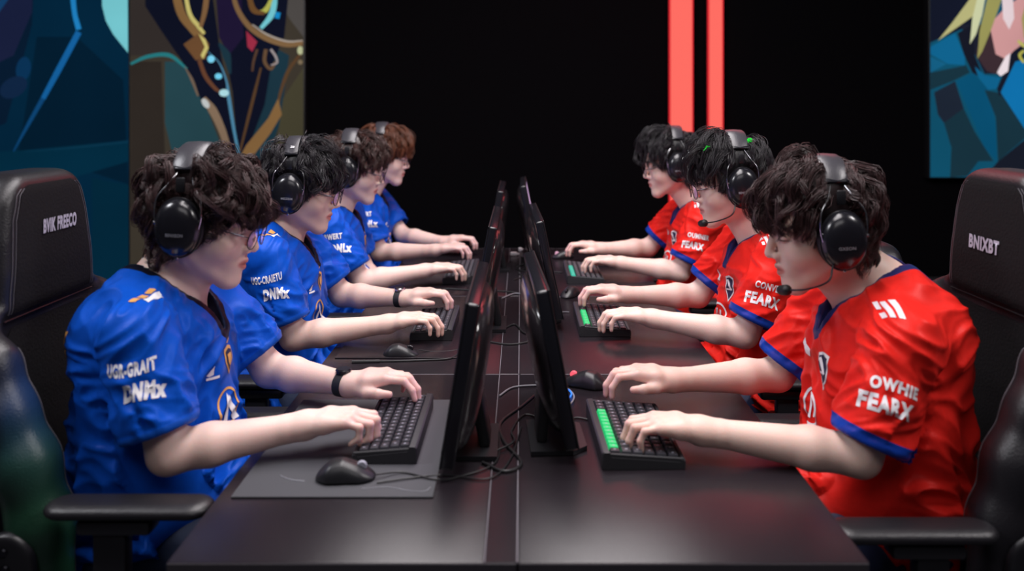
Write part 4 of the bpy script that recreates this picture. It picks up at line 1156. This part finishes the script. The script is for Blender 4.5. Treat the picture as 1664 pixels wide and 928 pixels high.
led_wall(211, 493, -120, 440, 'tall brown display crossed by thin gold bands over dark blue', E(58, 52, 44), [
    (TL, [(268, 100), (300, 100), (330, 160), (365, 250), (280, 250), (268, 200)]),
    (TL2, [(415, 60), (470, 90), (455, 200), (420, 300), (380, 300), (390, 200)]),
    (E(44, 38, 34), [(212, 100), (262, 100), (268, 250), (240, 330), (212, 340)]),
    (E(66, 62, 46), [(460, 160), (493, 110), (493, 300), (440, 300)]),
    (E(74, 70, 68), [(452, -60), (493, -60), (493, 60), (470, 30), (455, 0)]),
    (E(50, 44, 42), [(212, -120), (250, -120), (300, 90), (212, 90)]),
    (NV, [(235, -120), (330, -120), (356, 70), (372, 160), (384, 256), (372, 256), (350, 200), (320, 150), (296, 100), (262, 50), (236, 10)]),
    (NV, [(345, -120), (480, -120), (462, 60), (440, 110), (430, 170), (400, 250), (386, 250), (378, 150), (360, 60)]),
    (E(30, 22, 50), [(350, -20), (392, -10), (396, 60), (372, 90), (356, 60)]),
    (TL2, band([(356, 70), (368, 90), (374, 120)], [4, 14, 4])),
    (E(36, 116, 122), band([(212, 104), (240, 92), (275, 90), (304, 112)], [4, 6, 7, 3])),
    (G_, band([(278, -60), (292, 15), (312, 46), (326, 62)], [14, 14, 13, 10])),
    (GL, band([(296, -60), (306, 15), (322, 42), (332, 55)], [5, 7, 7, 5])),
    (E(122, 90, 60), band([(340, -60), (334, 10), (326, 44)], [9, 9, 6])),
    (E(104, 72, 46), [(298, 72), (326, 52), (340, 72), (334, 96), (318, 98)]),
    (GL, [(322, 54), (334, 64), (339, 78), (330, 96), (326, 90), (333, 76)]),
    (E(98, 62, 44), band([(324, 98), (334, 124), (350, 144), (360, 150)], [7, 7, 6, 3])),
    (E(74, 128, 158), band([(338, 84), (356, 102), (368, 132), (372, 160), (380, 210), (388, 250)], [1, 2, 3, 6, 5, 4])),
    (E(120, 205, 235), blob(343, 96, 6, 6)), (E(110, 200, 230), blob(355, 124, 6, 5)), (E(170, 215, 222), blob(364, 151, 8, 6)),
    (E(110, 92, 78), band([(300, 108), (312, 130), (322, 156)], [1, 5, 3])),
    (E(128, 106, 86), band([(330, 160), (346, 180), (362, 215), (376, 262)], [10, 14, 12, 9])),
    (E(186, 190, 190), blob(334, 168, 5, 9, a=-35)),
    (E(120, 92, 62), band([(376, -30), (384, 10), (404, 42), (432, 62), (465, 72), (493, 70)], [7, 8, 9, 9, 9, 8])),
    (E(160, 150, 140), band([(410, 40), (434, 56), (466, 67), (492, 66)], [2, 3, 3, 2])),
    (E(150, 44, 66), [(400, 50), (418, 68), (410, 84), (402, 76)]),
    (E(20, 130, 190), band([(452, 20), (450, 30)], [8, 8])), (E(110, 190, 200), band([(424, 46), (440, 26), (446, 4), (446, -20)], [6, 10, 9, 5])),
    (E(168, 168, 80), band([(418, 20), (432, 16), (442, -4)], [3, 9, 5])), (E(100, 70, 40), band([(404, -10), (412, 16), (430, 22)], [8, 10, 5])),
    (GD, band([(488, 88), (468, 116), (456, 150), (452, 170)], [5, 6, 5, 4])),
    (G_, [(452, 160), (458, 186), (440, 216), (414, 250), (402, 268), (386, 262), (400, 236), (436, 192)]),
    (GD, band([(424, 110), (414, 150), (404, 190), (390, 246)], [3, 5, 5, 3])),
    (E(96, 72, 52), band([(432, 80), (430, 100), (440, 112), (448, 100)], [6, 6, 5, 4])), (E(150, 140, 140), band([(440, 80), (448, 92), (450, 102), (440, 106)], [4, 4, 3, 2])),
    (E(84, 60, 46), band([(418, 80), (412, 100), (410, 116)], [4, 4, 3])),
    (E(176, 180, 140), blob(488, 82, 5, 7)), (E(120, 104, 80), blob(488, 101, 4, 4)),
    (E(70, 130, 150), [(432, 232), (444, 240), (448, 252), (428, 252), (426, 244)]),
], z0=.02)
D1 = E(24, 50, 62); B1c = E(16, 96, 138); B2 = E(10, 78, 112)
led_wall(1512, 1900, -120, 288, 'display of blue and teal angular shapes with pale yellow spikes', E(16, 78, 104), [
    (E(20, 24, 40), [(1510, -120), (1600, -120), (1580, 40), (1510, 70)]),
    (E(28, 30, 44), [(1560, 40), (1664, 40), (1664, 120), (1600, 120)]),
    (B1c, [(1512, 76), (1552, 54), (1568, 92), (1568, 106), (1540, 104), (1512, 88)]),
    (E(20, 92, 128), [(1512, 92), (1538, 104), (1512, 118)]),
    (D1, [(1512, 118), (1570, 106), (1576, 118), (1548, 132), (1512, 146)]),
    (E(30, 38, 52), [(1518, 150), (1552, 132), (1566, 176), (1534, 200), (1524, 186)]),
    (D1, [(1534, 200), (1566, 176), (1584, 214), (1614, 262), (1590, 262), (1572, 286), (1544, 288), (1546, 240)]),
    (B2, [(1554, 132), (1582, 118), (1606, 146), (1618, 200), (1620, 262), (1600, 240), (1570, 170)]),
    (D1, [(1600, 146), (1664, 160), (1700, 230), (1664, 226), (1622, 262), (1618, 190)]),
    (E(24, 28, 40), [(1622, 262), (1664, 228), (1760, 190), (1900, 288), (1600, 288)]),
    (E(22, 24, 36), [(1556, 54), (1580, 40), (1584, 90), (1600, 130), (1580, 118), (1566, 88)]),
    (B1c, [(1584, 108), (1600, 122), (1626, 126), (1620, 144), (1606, 146), (1590, 126)]),
    (E(22, 26, 40), [(1620, 144), (1640, 100), (1656, 60), (1664, 60), (1664, 100), (1650, 140), (1624, 156)]),
    (E(16, 110, 168), [(1650, 100), (1700, 90), (1760, 200), (1720, 240), (1664, 208), (1626, 150)]),
    (E(60, 44, 50), [(1596, 40), (1632, 40), (1640, 90), (1626, 122), (1604, 116), (1586, 90)]),
    (E(205, 150, 150), [(1608, 40), (1630, 16), (1664, -10), (1700, 30), (1664, 70), (1648, 82), (1634, 96), (1618, 88)]),
    (E(225, 205, 210), [(1626, -40), (1644, -40), (1648, 30), (1640, 48), (1630, 30)]),
    (E(235, 220, 225), [(1634, 92), (1642, 86), (1638, 116), (1626, 124), (1620, 118)]),
    (E(178, 174, 120), [(1524, 66), (1548, 36), (1582, -10), (1600, -60), (1612, -60), (1590, 20), (1556, 44)]),
    (E(196, 200, 160), [(1576, 72), (1580, 30), (1592, -20), (1604, -20), (1596, 24), (1586, 56)]),
    (E(150, 146, 86), [(1588, 96), (1592, 50), (1604, 0), (1616, -40), (1640, -40), (1624, 10), (1610, 50), (1596, 84)]),
    (E(160, 150, 96), [(1660, 30), (1680, -40), (1720, -40), (1700, 60), (1664, 62)]),
    (E(190, 184, 100), band([(1654, 66), (1664, 74), (1680, 76)], [4, 6, 5])), (E(180, 176, 80), band([(1664, 82), (1657, 90), (1664, 102)], [4, 5, 4])),
])

# two red light bars on the wall
for (u0, u1, lb) in ((1088, 1127, 'wide vertical red light bar, the broader of the two'), (1151, 1176, 'narrow vertical red light bar, the thinner of the two')):
    a, b = wall_pt(u0, -140, .05), wall_pt(u1, 430, .05); root = empty('light_bar', ((a[0]+b[0])/2, WY, .02), lb, 'light', None)
    mb = MB(); mb.box(((a[0]+b[0])/2, WY+.0, 2.0), (b[0]-a[0], .06, 3.9), .003); mb.build('housing', M['plastic'], root)
    e = .010; mb = MB(); mb.box(((a[0]+b[0])/2, WY-.03, 2.0), (b[0]-a[0]-2*e, .03, 3.9), .004); mb.build('diffuser', M['stripe'], root)
    mb = MB()
    for x in (a[0]+e/2, b[0]-e/2): mb.box((x, WY-.028, 2.0), (e, .03, 3.9))
    mb.build('diffuser_edge', M['stripe_edge'], root)

# ------------------------------------------------------------------ desks
X0, X1, XS = -.535, .525, -.030
rows = [1.251, 2.140, 3.030, 4.060]
dl = [('black desk at the near end, on the blue team side', 'black desk at the near end, on the red team side'),
      ('black desk in the middle row, on the blue team side', 'black desk in the middle row, on the red team side'),
      ('black desk at the far end by the wall, on the blue team side', 'black desk at the far end by the wall, on the red team side')]
for i in range(3):
    y0, y1 = rows[i]+.0012, rows[i+1]-.0012
    for k, (xa, xb) in enumerate(((X0, -.0065), (-.0045, X1))):
        root = empty('desk', ((xa+xb)/2, (y0+y1)/2, 0), dl[i][k], 'desk', 'black desks pushed together in two rows')
        mb = MB()
        if k == 0:
            mb.box(((xa-.0565)/2, (y0+y1)/2, TZ-.014), (-.0565-xa, y1-y0, .028), .002, 2)
            top = mb.build('desktop', M['desk'], root)
            mb = MB(); mb.box(((-.0550+xb)/2, (y0+y1)/2, TZ-.014), (xb+.0550, y1-y0, .028), .0015, 1); mb.build('cable_channel_lid', M['desk'], root)
        else:
            mb.box(((xa+xb)/2, (y0+y1)/2, TZ-.014), (xb-xa, y1-y0, .028), .002, 2); top = mb.build('desktop', M['desk'], root)
        # pale edge lines where the laminate is banded
        mb = MB(); mb.box(((xa+xb)/2, y1-.0006, TZ-.0010), (xb-xa-.006, .0016, .0022)); 
        if k == 0: mb.box((-.0558, (y0+y1)/2, TZ-.0016), (.0012, y1-y0-.004, .0028)); mb.box((xb+.0004, (y0+y1)/2, TZ-.0016), (.0016, y1-y0-.004, .0034))
        mb.build('edge_band', M['desk_edge'], top)
        mb = MB(); mb.box(((xa+xb)/2, y0-.0008, TZ-.0105), (xb-xa-.002, .0016, .019), .0006, 1); mb.build('front_edge', M['desk_front'], top)
        mb = MB(); xm = .5*(xa+xb)
        for yy in (y0+.03, y1-.03): mb = MB(); mb.box((xm, yy, TZ-.058), (xb-xa-.02, .03, .055), .003); mb.build('frame_rail', M['desk_under'], root)
        mb = MB(); mb.box((-.045 if k == 0 else .035, (y0+y1)/2, .38), (.018, y1-y0-.02, .66), .002); mb.build('modesty_panel', M['desk_under'], root)
        for yy in (y0+.045, y1-.045):
            xx = xa+.16 if k == 0 else xb-.16
            mb = MB(); mb.box((xx, yy, .36), (.05, .05, .70), .004); mb.build('leg', M['desk_under'], root)

# ------------------------------------------------------------------ the players
QUAL = 1.0
SKIP = set()
BL, RD = 'players of the blue team', 'players of the red team'
specs = [
 (+1, 1.78, dict(label='person in blue jersey with curly dark brown hair, glasses and a black wrist watch', group=BL, seed=11, hair='hair_brown', h=.0030, jh=.0045, strands=11000, clumps=330, sr=.0009, curl=1.45, spread=.055, lift=.9, hlen=1.05,
    curln=(1.25, 1.5, 1.6, 1.6), curlf=(.85, .95, 1.1, 1.2), head=(-.672, 1.190), pitch=15, hoff=(-.018, 0, .008))),
 (+1, 2.58, dict(label='person in blue jersey with black hair, glasses and a silver watch', group=BL, seed=22, hair='hair_black', h=.0034, jh=.005, strands=7000, clumps=380, sr=.0010, skin='skin_warm',
    head=(-.676, 1.184), pitch=13, en=(-.653, -.20, .770), wn=(-.385, -.17, .800), ef=(-.60, .20, .800), wf=(-.378, .13, .805), curl=.8, hpn=10)),
 (+1, 3.32, dict(label='person in blue jersey with brown hair, seated next to the auburn-haired player', group=BL, seed=33, hair='hair_mid', h=.0040, jh=.006, strands=5000, clumps=320, sr=.0012,
    head=(-.660, 1.190), pitch=14, en=(-.60, -.20, .775), wn=(-.370, -.12, .800), ef=(-.68, .23, .76), wf=(-.56, .10, .640), ff=(1, -.1, .0))),
 (+1, 3.96, dict(label='person in blue jersey with auburn hair, the farthest blue player', group=BL, seed=44, hair='hair_auburn', h=.0042, jh=.0065, strands=4500, clumps=300, sr=.0013, curl=.6,
    head=(-.645, 1.205), pitch=12, en=(-.635, -.22, .775), wn=(-.378, -.30, .800), ef=(-.58, .12, .80), wf=(-.36, -.08, .80), fn=(1, .03, 0))),
 (-1, 1.78, dict(label='person in red jersey without glasses, with a boom microphone, beside a tall chair', group=RD, seed=55, hair='hair_brown', h=.0030, jh=.0045, strands=9000, clumps=360, sr=.0010, spread=.055, skin='skin_warm',
    head=(-.632, 1.176), pitch=14, hoff=(-.016, 0, -.004), lift=1.1, hem=.86, sh=(-.730, .190, .975), en=(-.640, -.21, .768), wn=(-.350, -.155, .795), ef=(-.61, .20, .790), wf=(-.345, .13, .800), hair_='x', curl=.7, torso=.0, curln=(1.2, 1.2, 1.15, 1.1))),
 (-1, 2.57, dict(label='person in red jersey with green hair clips, glasses and a boom microphone', group=RD, seed=66, hair='hair_black', h=.0034, jh=.005, strands=7000, clumps=380, sr=.0010,
    head=(-.640, 1.203), pitch=12, en=(-.637, -.20, .780), wn=(-.385, -.13, .808), ef=(-.59, .20, .80), wf=(-.345, .17, .810), curl=.35, hlen=1.05)),
 (-1, 3.50, dict(label='person in red jersey with fluffy black hair, in front of the red light bars', group=RD, seed=77, hair='hair_black', h=.0040, jh=.006, strands=5000, clumps=320, sr=.0012,
    head=(-.626, 1.197), pitch=12, en=(-.631, -.20, .775), wn=(-.400, -.17, .805), ef=(-.57, .22, .80), wf=(-.352, .17, .805), curl=.6)),
]
P = []
for i, (side, Y, cfg) in enumerate(specs):
    if i in SKIP: P.append(None); continue
    cfg['h'] = cfg['h']*QUAL; cfg['jh'] = cfg['jh']*QUAL
    P.append(make_person(side, Y, cfg))

# prints on the jerseys
def prints(info, lines, small=False):
    side, bv, Y, j = info['side'], info['bvh'], info['Y'], info['jersey']
    def at(x, y, z): return (side*x, Y+y, z)
    S, E_ = info['Sn'], info['En']; ax = noz(E_-S)
    W = 'white_print'; nv = (0.10*side, -1, .12)
    base = S+ax*np.linalg.norm(E_-S)*.33
    for (txt, t, dx, w, h, ang, bold, arch) in lines:
        p = S+ax*np.linalg.norm(E_-S)*t; decal('print_lettering', text_mesh(txt, h, bold, .05, w), M[W], j, bv, (side*(p[0]+dx), Y-.26, p[2]), nv, ang, arch=arch)
    cn = (side*.78, -.60, .10)
    if side > 0:
        # gold bars over a white flash on the shoulder
        c = at(-.735, -.130, 1.025)
        nn = (side*.25, -.8, .85)
        decal('gold_bars', poly_bm([[(-.034+.022*k, .003), (-.018+.022*k, .003), (-.018+.022*k, .019), (-.034+.022*k, .019)] for k in range(3)]), M['gold_print'], j, bv, c, nn, 60)
        decal('white_flash', poly_bm([[(-.026, -.020), (.018, -.018), (.028, -.001), (-.018, -.001)]]), M[W], j, bv, c, nn, 60)
        # badge
        b = at(-.60, -.030, .895)
        decal('badge', poly_bm([[(-.017, .024), (0, .030), (.017, .024), (.017, -.004), (0, -.032), (-.017, -.004)]]), M['gold_print'], j, bv, b, cn, 0)
        decal('badge_field', poly_bm([[(-.012, .018), (0, .023), (.012, .018), (.012, -.003), (0, -.024), (-.012, -.003)]]), M['navy_print'], j, bv, b, cn, 0, .0026)
        decal('badge_crest', poly_bm([[(-.008, .012), (.006, .014), (.008, .0), (.001, -.014), (-.007, -.004)]]), M['gold_print'], j, bv, b, cn, 0, .0036)
        decal('badge_star', poly_bm([[(-.008, .036), (.000, .038), (.010, .044), (.009, .040), (.001, .033)]]), M['gold_print'], j, bv, b, cn, 0)
        decal('chest_mark', poly_bm([[(-.012, .004), (.004, .022), (.002, .004), (-.006, .001)], [(-.012, -.001), (.014, .001), (.014, -.004), (-.012, -.006)]]), M[W], j, bv, at(-.62, -.085, .875), cn, 0)
        decal('round_mark', ring_bm(.036, .042, .005), M['gold_print'], j, bv, at(-.60, -.050, .800), cn, 0)
        decal('chest_emblem', poly_bm([[(-.020, -.030), (-.004, .032), (.002, .020), (-.010, -.030)], [(.002, .026), (.036, -.030), (.018, -.032), (-.002, .006)]]), M['white_print'], j, bv, at(-.60, -.050, .800), cn, 0, .003)
        decal('back_print', poly_bm([[(-.020, .02), (.014, .03), (.018, -.02), (-.016, -.03)]]), M['gold_print'], j, bv, at(-.93, -.12, .95), (-side*.8, -.6, 0), 0)
    else:
        c = at(-.722, -.130, 1.000); nn = (side*.30, -1, .7)
        bars = [[(-.030, .006), (.026, .012), (.030, .022), (-.026, .018)], [(-.030, -.008), (.020, -.002), (.024, .007), (-.028, .001)], [(-.034, -.020), (-.012, -.017), (-.010, -.009), (-.034, -.011)], [(.000, -.016), (.016, -.014), (.018, -.006), (.002, -.008)]]
        decal('shoulder_bars', poly_bm(bars), M[W], j, bv, c, nn, -84)
        decal('chest_mark', poly_bm([[(-.018, .004), (-.006, .018), (.002, .006), (.018, -.002), (.016, -.018), (.002, -.014), (-.004, .000)]]), M[W], j, bv, at(-.62, .035, .905), cn, 0)
        b = at(-.62, -.060, .880)
        decal('badge', poly_bm([[(-.018, .034), (0, .040), (.018, .034), (.018, -.010), (0, -.040), (-.018, -.010)]]), M[W], j, bv, b, cn, 0)
        decal('badge_field', poly_bm([[(-.014, .029), (0, .034), (.014, .029), (.014, -.008), (0, -.033), (-.014, -.008)]]), M['navy_print'], j, bv, b, cn, 0, .0026)
        decal('badge_cross', poly_bm([[(-.014, .024), (-.006, .028), (.012, -.002), (.006, -.006)], [(-.012, -.006), (.010, -.004), (.010, .001), (-.012, -.001)]]), M[W], j, bv, b, cn, 0, .0036)
        decal('round_mark', ring_bm(.034, .040, .006), M[W], j, bv, at(-.60, -.020, .790), cn, 0)
        decal('chest_emblem', poly_bm([[(-.010, -.024), (-.010, .022), (-.002, .022), (-.002, -.024)], [(.006, -.020), (.006, .020), (.012, .016), (.012, -.018)]]), M[W], j, bv, at(-.60, -.020, .790), cn, 0, .003)
T1 = [('UGR-GRAIT', .20, .006, .088, .025, 9, .05, -2), ('DNMx', .37, .020, .070, .032, 6, .07, 3)]
T2 = [('UGC-CRAIETU', .20, .006, .086, .022, 10, .045, -2), ('DNMx', .37, .020, .070, .032, 6, .07, 3)]
T3 = [('ORWERT', .18, .010, .080, .022, 6, .05, 0), ('DNLx', .37, .022, .074, .032, 4, .07, 2)]
U1 = [('OWHIE', .28, .020, .084, .022, -14, .05, 3), ('FEARX', .44, .024, .090, .031, -14, .05, 2)]
U2 = [('CONVERS', .30, .012, .084, .020, -14, .04, 0), ('FEARX', .46, .018, .092, .032, -14, .05, 2)]
U3 = [('OUMNER', .30, .012, .084, .020, -10, .05, 0), ('FEARX', .46, .018, .084, .028, -10, .06, 2)]
for i, t in enumerate((T1, T2, T3, T3, U1, U2, U3)):
    if P[i]: prints(P[i], t)

hl = ['black headset on the curly-haired blue player beside the tall chair', 'black headset with a small white square mark, on the black-haired blue player', 'black headset on the brown-haired blue player with thin glasses', 'black headset on the auburn-haired blue player',
      'black headset with boom microphone on the red player beside the tall chair', 'black headset with thin boom microphone on the red player with green clips', 'black headset on the farthest red player, in front of the red bars']
for i, p in enumerate(P):
    if p: make_headset(p, hl[i], mic=i in (4, 5), emblem=(i == 1), text=('BENXEON', 'MEIZEIM', 'MEIZON', None, 'GXEON', 'BENXEIX', 'BENXE')[i])
gl = {0: 'dark thin-framed glasses on the curly-haired blue player', 1: 'round thin-framed glasses on the black-haired blue player', 2: 'thin glasses on the brown-haired blue player', 3: 'thin glasses on the auburn-haired blue player',
      5: 'round glasses on the red player with green clips', 6: 'round glasses on the farthest red player'}
for i, lb in gl.items():
    if P[i]: make_glasses(P[i], lb, r=.0225)
if P[0]: make_watch(P[0], 'black wrist watch on the curly-haired blue player', 'f')
if P[1]: make_watch(P[1], 'wrist watch with dark link strap and silver case on the black-haired blue player', 'f', True)
# green clips in the hair
if P[5]:
    C, R = P[5]['C'], P[5]['R']
    for k, (q, lb) in enumerate((((.058, -.062, .116), 'small green leaf-shaped hair clip above the glasses'), ((-.075, -.060, .112), 'small green hair clip behind the headband'))):
        p = C+R@np.array(q); mb = MB(); w = .011 if k == 0 else .008
        pts = [(-w, 0, .006), (-w*.2, 0, .003), (w*.9, 0, -.008), (w*.3, 0, .001), (w*.1, 0, .008)] if k == 0 else [(-w, 0, -.002), (-w*.6, 0, .007), (w*.4, 0, .007), (w, 0, .003), (w*.7, 0, -.006), (-w*.3, 0, -.007)]
        V = [p+np.array(a)+(0, -.004, 0) for a in pts]+[p+np.array(a) for a in pts]; n = len(pts)
        mb.add(V, [list(range(n)), [n+j for j in range(n)][::-1]]+[[j, n+j, n+(j+1) % n, (j+1) % n] for j in range(n)])
        o = mb.build('hair_clip', M['green_clip'], None, origin=(-p[0], p[1], p[2]), flip=-1); props(o, lb, 'hair clip', 'green clips in the hair')

# ------------------------------------------------------------------ chairs
make_chair(+1, 1.78, 'tall black leather chair with slanted lettering on its head part', True, (.742, .672), ('BVIK FREECO', .130, .25, .020, 1.178, 0), 'black gaming chairs')
make_chair(-1, 1.78, 'tall black leather chair with upright lettering on its head part', True, (.700, .655), ('BNIXBT', .115, 0, .010, 1.132, 0), 'black gaming chairs')
cl = {1: 'low black chair under the black-haired blue player', 2: 'low black chair under the brown-haired blue player', 3: 'low black chair under the auburn-haired blue player', 5: 'low black chair under the red player with green clips', 6: 'low black chair under the farthest red player'}
for i, lb in cl.items(): make_chair(specs[i][0], specs[i][1]+{2: -.05, 3: .06}.get(i, 0), lb, False, (.70, .66), None, 'black gaming chairs')

# ------------------------------------------------------------------ monitors, keyboards, mice, cables
make_monitor(-1, 1.515, 1.94, 'monitor in front of the blue player with the black wrist watch', .150, .101, .765, 1.070, (.052, .158), 1.695)
make_monitor(-1, 2.44, 2.96, 'monitor in front of the black-haired blue player', .152, .096, .775, 1.078, (.052, .158), 2.62)
make_monitor(-1, 3.38, 3.86, 'monitor in front of the far pair of blue players', .152, .096, .775, 1.090, (.052, .158), 3.55)
make_monitor(+1, 1.59, 2.03, 'monitor in front of the red player without glasses', .100, .042, .770, 1.078, (.015, .124), 1.72, yaw=3)
make_monitor(+1, 2.55, 3.04, 'monitor in front of the red player with green clips', .123, .060, .775, 1.080, (.018, .124), 2.72, yaw=2)
make_monitor(+1, 3.45, 3.92, 'monitor in front of the farthest red player', .085, .020, .775, 1.105, (.018, .124), 3.62)

mp = MB(); mp.box((-.3325, 1.700, TZ+.0022), (.355, .486, .0035), .0015, 2)
pad = mp.build('mouse_pad', M['mousepad'], None, origin=(-.3325, 1.70, TZ)); props(pad, 'large grey cloth desk mat under the keyboard of the watch-wearing blue player', 'desk mat')
mb = MB(); mb.tube([(x, y, TZ+.0046) for x, y in [(-.447+.052*t, 1.525-.010*t+.016*(1-t)**3) for t in np.linspace(0, 1, 12)]], [.0006+.0010*t for t in np.linspace(0, 1, 12)], 5); mb.build('printed_mark', M['dim_print'], pad)
mb = MB(); mb.tube([p for p in spline([(-.285, 1.486, TZ+.0046), (-.24, 1.492, TZ+.0046), (-.20, 1.478, TZ+.0046), (-.172, 1.476, TZ+.0046), (-.163, 1.492, TZ+.0046)], 6)], .0009, 5); mb.build('printed_line', M['dim_print'], pad)
mp = MB(); mp.box((-.325, 2.52, TZ+.0018), (.37, .50, .0030), .0012, 2)
pad2 = mp.build('mouse_pad', M['desk'], None, origin=(-.325, 2.52, TZ)); props(pad2, 'thin black desk mat under the keyboard of the black-haired blue player', 'desk mat')

make_keyboard(-.262, 1.588, 1.888, .125, +1, 'black keyboard on the grey desk mat', zb=TZ+.004)
make_keyboard(-.265, 2.435, 2.735, .125, +1, 'black keyboard under the hands of the black-haired blue player', zb=TZ+.0033)
make_keyboard(-.245, 3.235, 3.60, .125, +1, 'black keyboard shared by the far pair of blue players')
make_keyboard(.229, 1.572, 1.868, .160, -1, 'black keyboard with a long row of bright green lit keys', lit=(0.02, .80), yaw=1.5)
make_keyboard(.252, 2.487, 2.80, .155, -1, 'black keyboard with a short run of green lit keys', lit=(.05, .62))
make_keyboard(.252, 3.235, 3.56, .145, -1, 'black keyboard with teal lit keys before the farthest red player', lit=(.0, .62), keymat='teal_key')

make_mouse(-.322, 1.527, +1, 'black mouse with a pale wheel on the grey desk mat', 4, TZ+.004, 'legend', .96)
make_mouse(-.333, 2.300, +1, 'black mouse on the middle desk near the blue sleeve', -3, TZ, None, .86)
make_mouse(.158, 2.050, -1, 'black mouse with a glowing red wheel by the desk seam', -25, TZ, 'red_led')
make_mouse(.178, 3.030, -1, 'dark mouse between the keyboards with green and teal keys', 60, TZ, None, .9)
make_mouse(.190, 3.80, -1, 'black mouse with a pink glow at the far end of the desk', 10, TZ, 'pink_led', .9)
z = TZ+.0030
make_cable([(-.266, 1.525, TZ+.013), (-.22, 1.548, TZ+.0066), (-.16, 1.520, TZ+.0066), (-.12, 1.535, z), (-.05, 1.60, z), (-.045, 1.75, z)], 'thin cable from the mouse on the grey mat to the middle of the desk', .0016)
make_cable([(-.262, 1.505, TZ+.0068), (-.20, 1.525, TZ+.0068), (-.14, 1.545, z), (-.06, 1.53, z), (-.02, 1.62, z), (.0, 1.78, z)], 'thin black cable looping under the near monitor foot', .0016)
make_cable([(-.075, 1.60, z), (-.03, 1.56, z), (.0, 1.60, z), (-.035, 1.70, z), (-.045, 1.80, z), (.0, 1.90, z), (.03, 1.97, z)], 'black cable coiled between the two nearest monitors', .0030)
make_cable([(-.06, 1.64, z+.001), (-.015, 1.69, z+.004), (-.02, 1.76, z), (.01, 1.85, z), (.07, 1.80, z), (.12, 1.83, z), (.145, 1.82, z)], 'black cable from the green-lit keyboard to the middle', .0020)
make_cable([(-.052, 1.97, z), (-.02, 2.03, z), (.04, 2.045, z), (.10, 2.04, z), (.125, 1.97, z), (.105, 1.90, z), (.08, 1.93, z)], 'pale grey cable curling by the red-lit mouse', .0022, 'cable_grey')
make_cable([(.085, 2.01, z), (.105, 2.02, z+.003), (.120, 1.99, z), (.112, 1.95, z)], 'short glowing blue cable beside the red-lit mouse', .0020, 'blue_led')
make_cable([(-.445, 2.235, z+.001), (-.36, 2.24, z), (-.26, 2.25, z), (-.19, 2.27, z), (-.165, 2.36, z+.001), (-.16, 2.42, z+.003), (-.10, 2.43, z), (-.03, 2.40, z), (.04, 2.44, z)], 'black cable running along the front of the middle desk', .0024)
make_cable([(-.455, 2.232, z+.0005), (-.38, 2.237, z+.0005)], 'thick cable end sleeve on the middle desk', .0045)
make_cable([(-.285, 2.315, TZ+.012), (-.25, 2.33, z), (-.20, 2.335, z), (-.165, 2.36, z)], 'thin cable of the mouse on the middle desk', .0014)
make_cable([(-.50, 3.10, z), (-.42, 3.13, z), (-.34, 3.11, z), (-.28, 3.14, z), (-.20, 3.12, z), (-.08, 3.10, z), (.0, 3.06, z), (.03, 2.98, z)], 'dark cable along the front of the far blue desk', .0026)
make_cable([(-.07, 2.98, z), (-.02, 3.06, z), (.03, 3.0, z), (.02, 2.86, z)], 'pale cable between the middle monitors', .0030, 'cable_grey')
make_cable([(-.06, 2.56, z), (-.02, 2.62, z), (.01, 2.52, z), (.06, 2.50, z), (.08, 2.60, z)], 'black cable bent under the middle monitors', .0028)
make_cable([(.16, 2.78, z), (.10, 2.80, z), (.12, 2.95, z), (.15, 3.02, z)], 'grey cable of the mouse between the green and teal keyboards', .0018, 'cable_grey')
make_cable([(-.03, 3.30, z), (.03, 3.42, z), (-.02, 3.55, z), (.04, 3.70, z), (.0, 3.80, z)], 'black cable snaking between the far monitors', .0030)
make_cable([(.04, 3.30, z), (-.01, 3.45, z), (.05, 3.62, z), (.12, 3.90, z)], 'dark cable crossing the far end of the desk', .0026)
make_cable([(.17, 3.45, z), (.11, 3.50, z), (.10, 3.70, z), (.15, 3.86, z)], 'dark cable behind the teal-lit keyboard', .0026)
# small pale adapter blocks at the far end
for (x, y, w, lb) in ((-.035, 3.86, .030, 'small white plug on the desk beyond the far monitors'), (-.005, 3.98, .016, 'tiny white plug at the far desk end')):
    mb = MB(); mb.box((x, y, TZ+.009), (w, .024, .016), .003); mb.box((x+w*.6, y, TZ+.008), (w*.5, .012, .008), .001); o = mb.build('plug_adapter', M['white_print'], None, origin=(x, y, TZ)); props(o, lb, 'plug', 'small white plugs')

# ------------------------------------------------------------------ light
def area(name, loc, tgt, size, sy, power, col):
    l = bpy.data.lights.new(name, 'AREA'); l.shape = 'RECTANGLE'; l.size = size; l.size_y = sy; l.energy = power; l.color = col
    o = bpy.data.objects.new(name, l); COL.objects.link(o); o.location = loc
    o.rotation_euler = (Vector(tgt)-Vector(loc)).to_track_quat('-Z', 'Y').to_euler(); return o
area('overhead_panel', (0, 2.3, 3.6), (0, 2.3, 0), 1.4, 3.2, 140, (1, .94, .95))
area('stage_light_blue_side', (-2.6, 1.2, 3.3), (-.7, 2.3, .9), .7, .7, 45, (.95, .95, 1))
area('stage_light_red_side', (2.6, 1.2, 3.3), (.7, 2.3, .9), .7, .7, 45, (1, .95, .95))
area('front_light', (0, -.8, 3.2), (0, 2.2, .9), 2.0, 1.0, 13, (1, .96, .97))
area('added_red_wash', (1.5, 5.9, 3.3), (.3, 1.8, .8), 2.8, 1.2, 17, (1, .12, .15))  # unseen red lamp, added to redden the reflections in desk and monitors
w = bpy.data.worlds.new('world'); SC.world = w; w.use_nodes = True
w.node_tree.nodes['Background'].inputs['Color'].default_value = (.5, .45, .6, 1); w.node_tree.nodes['Background'].inputs['Strength'].default_value = .03

vs = SC.view_settings
vs.view_transform = 'Standard'; vs.look = 'None'; vs.exposure = 0; vs.gamma = 1; vs.use_curve_mapping = False
SC.cycles.use_denoising = True
SC.cycles.max_bounces = 6
for o in SC.objects:
    if '_org' in o: del o['_org']
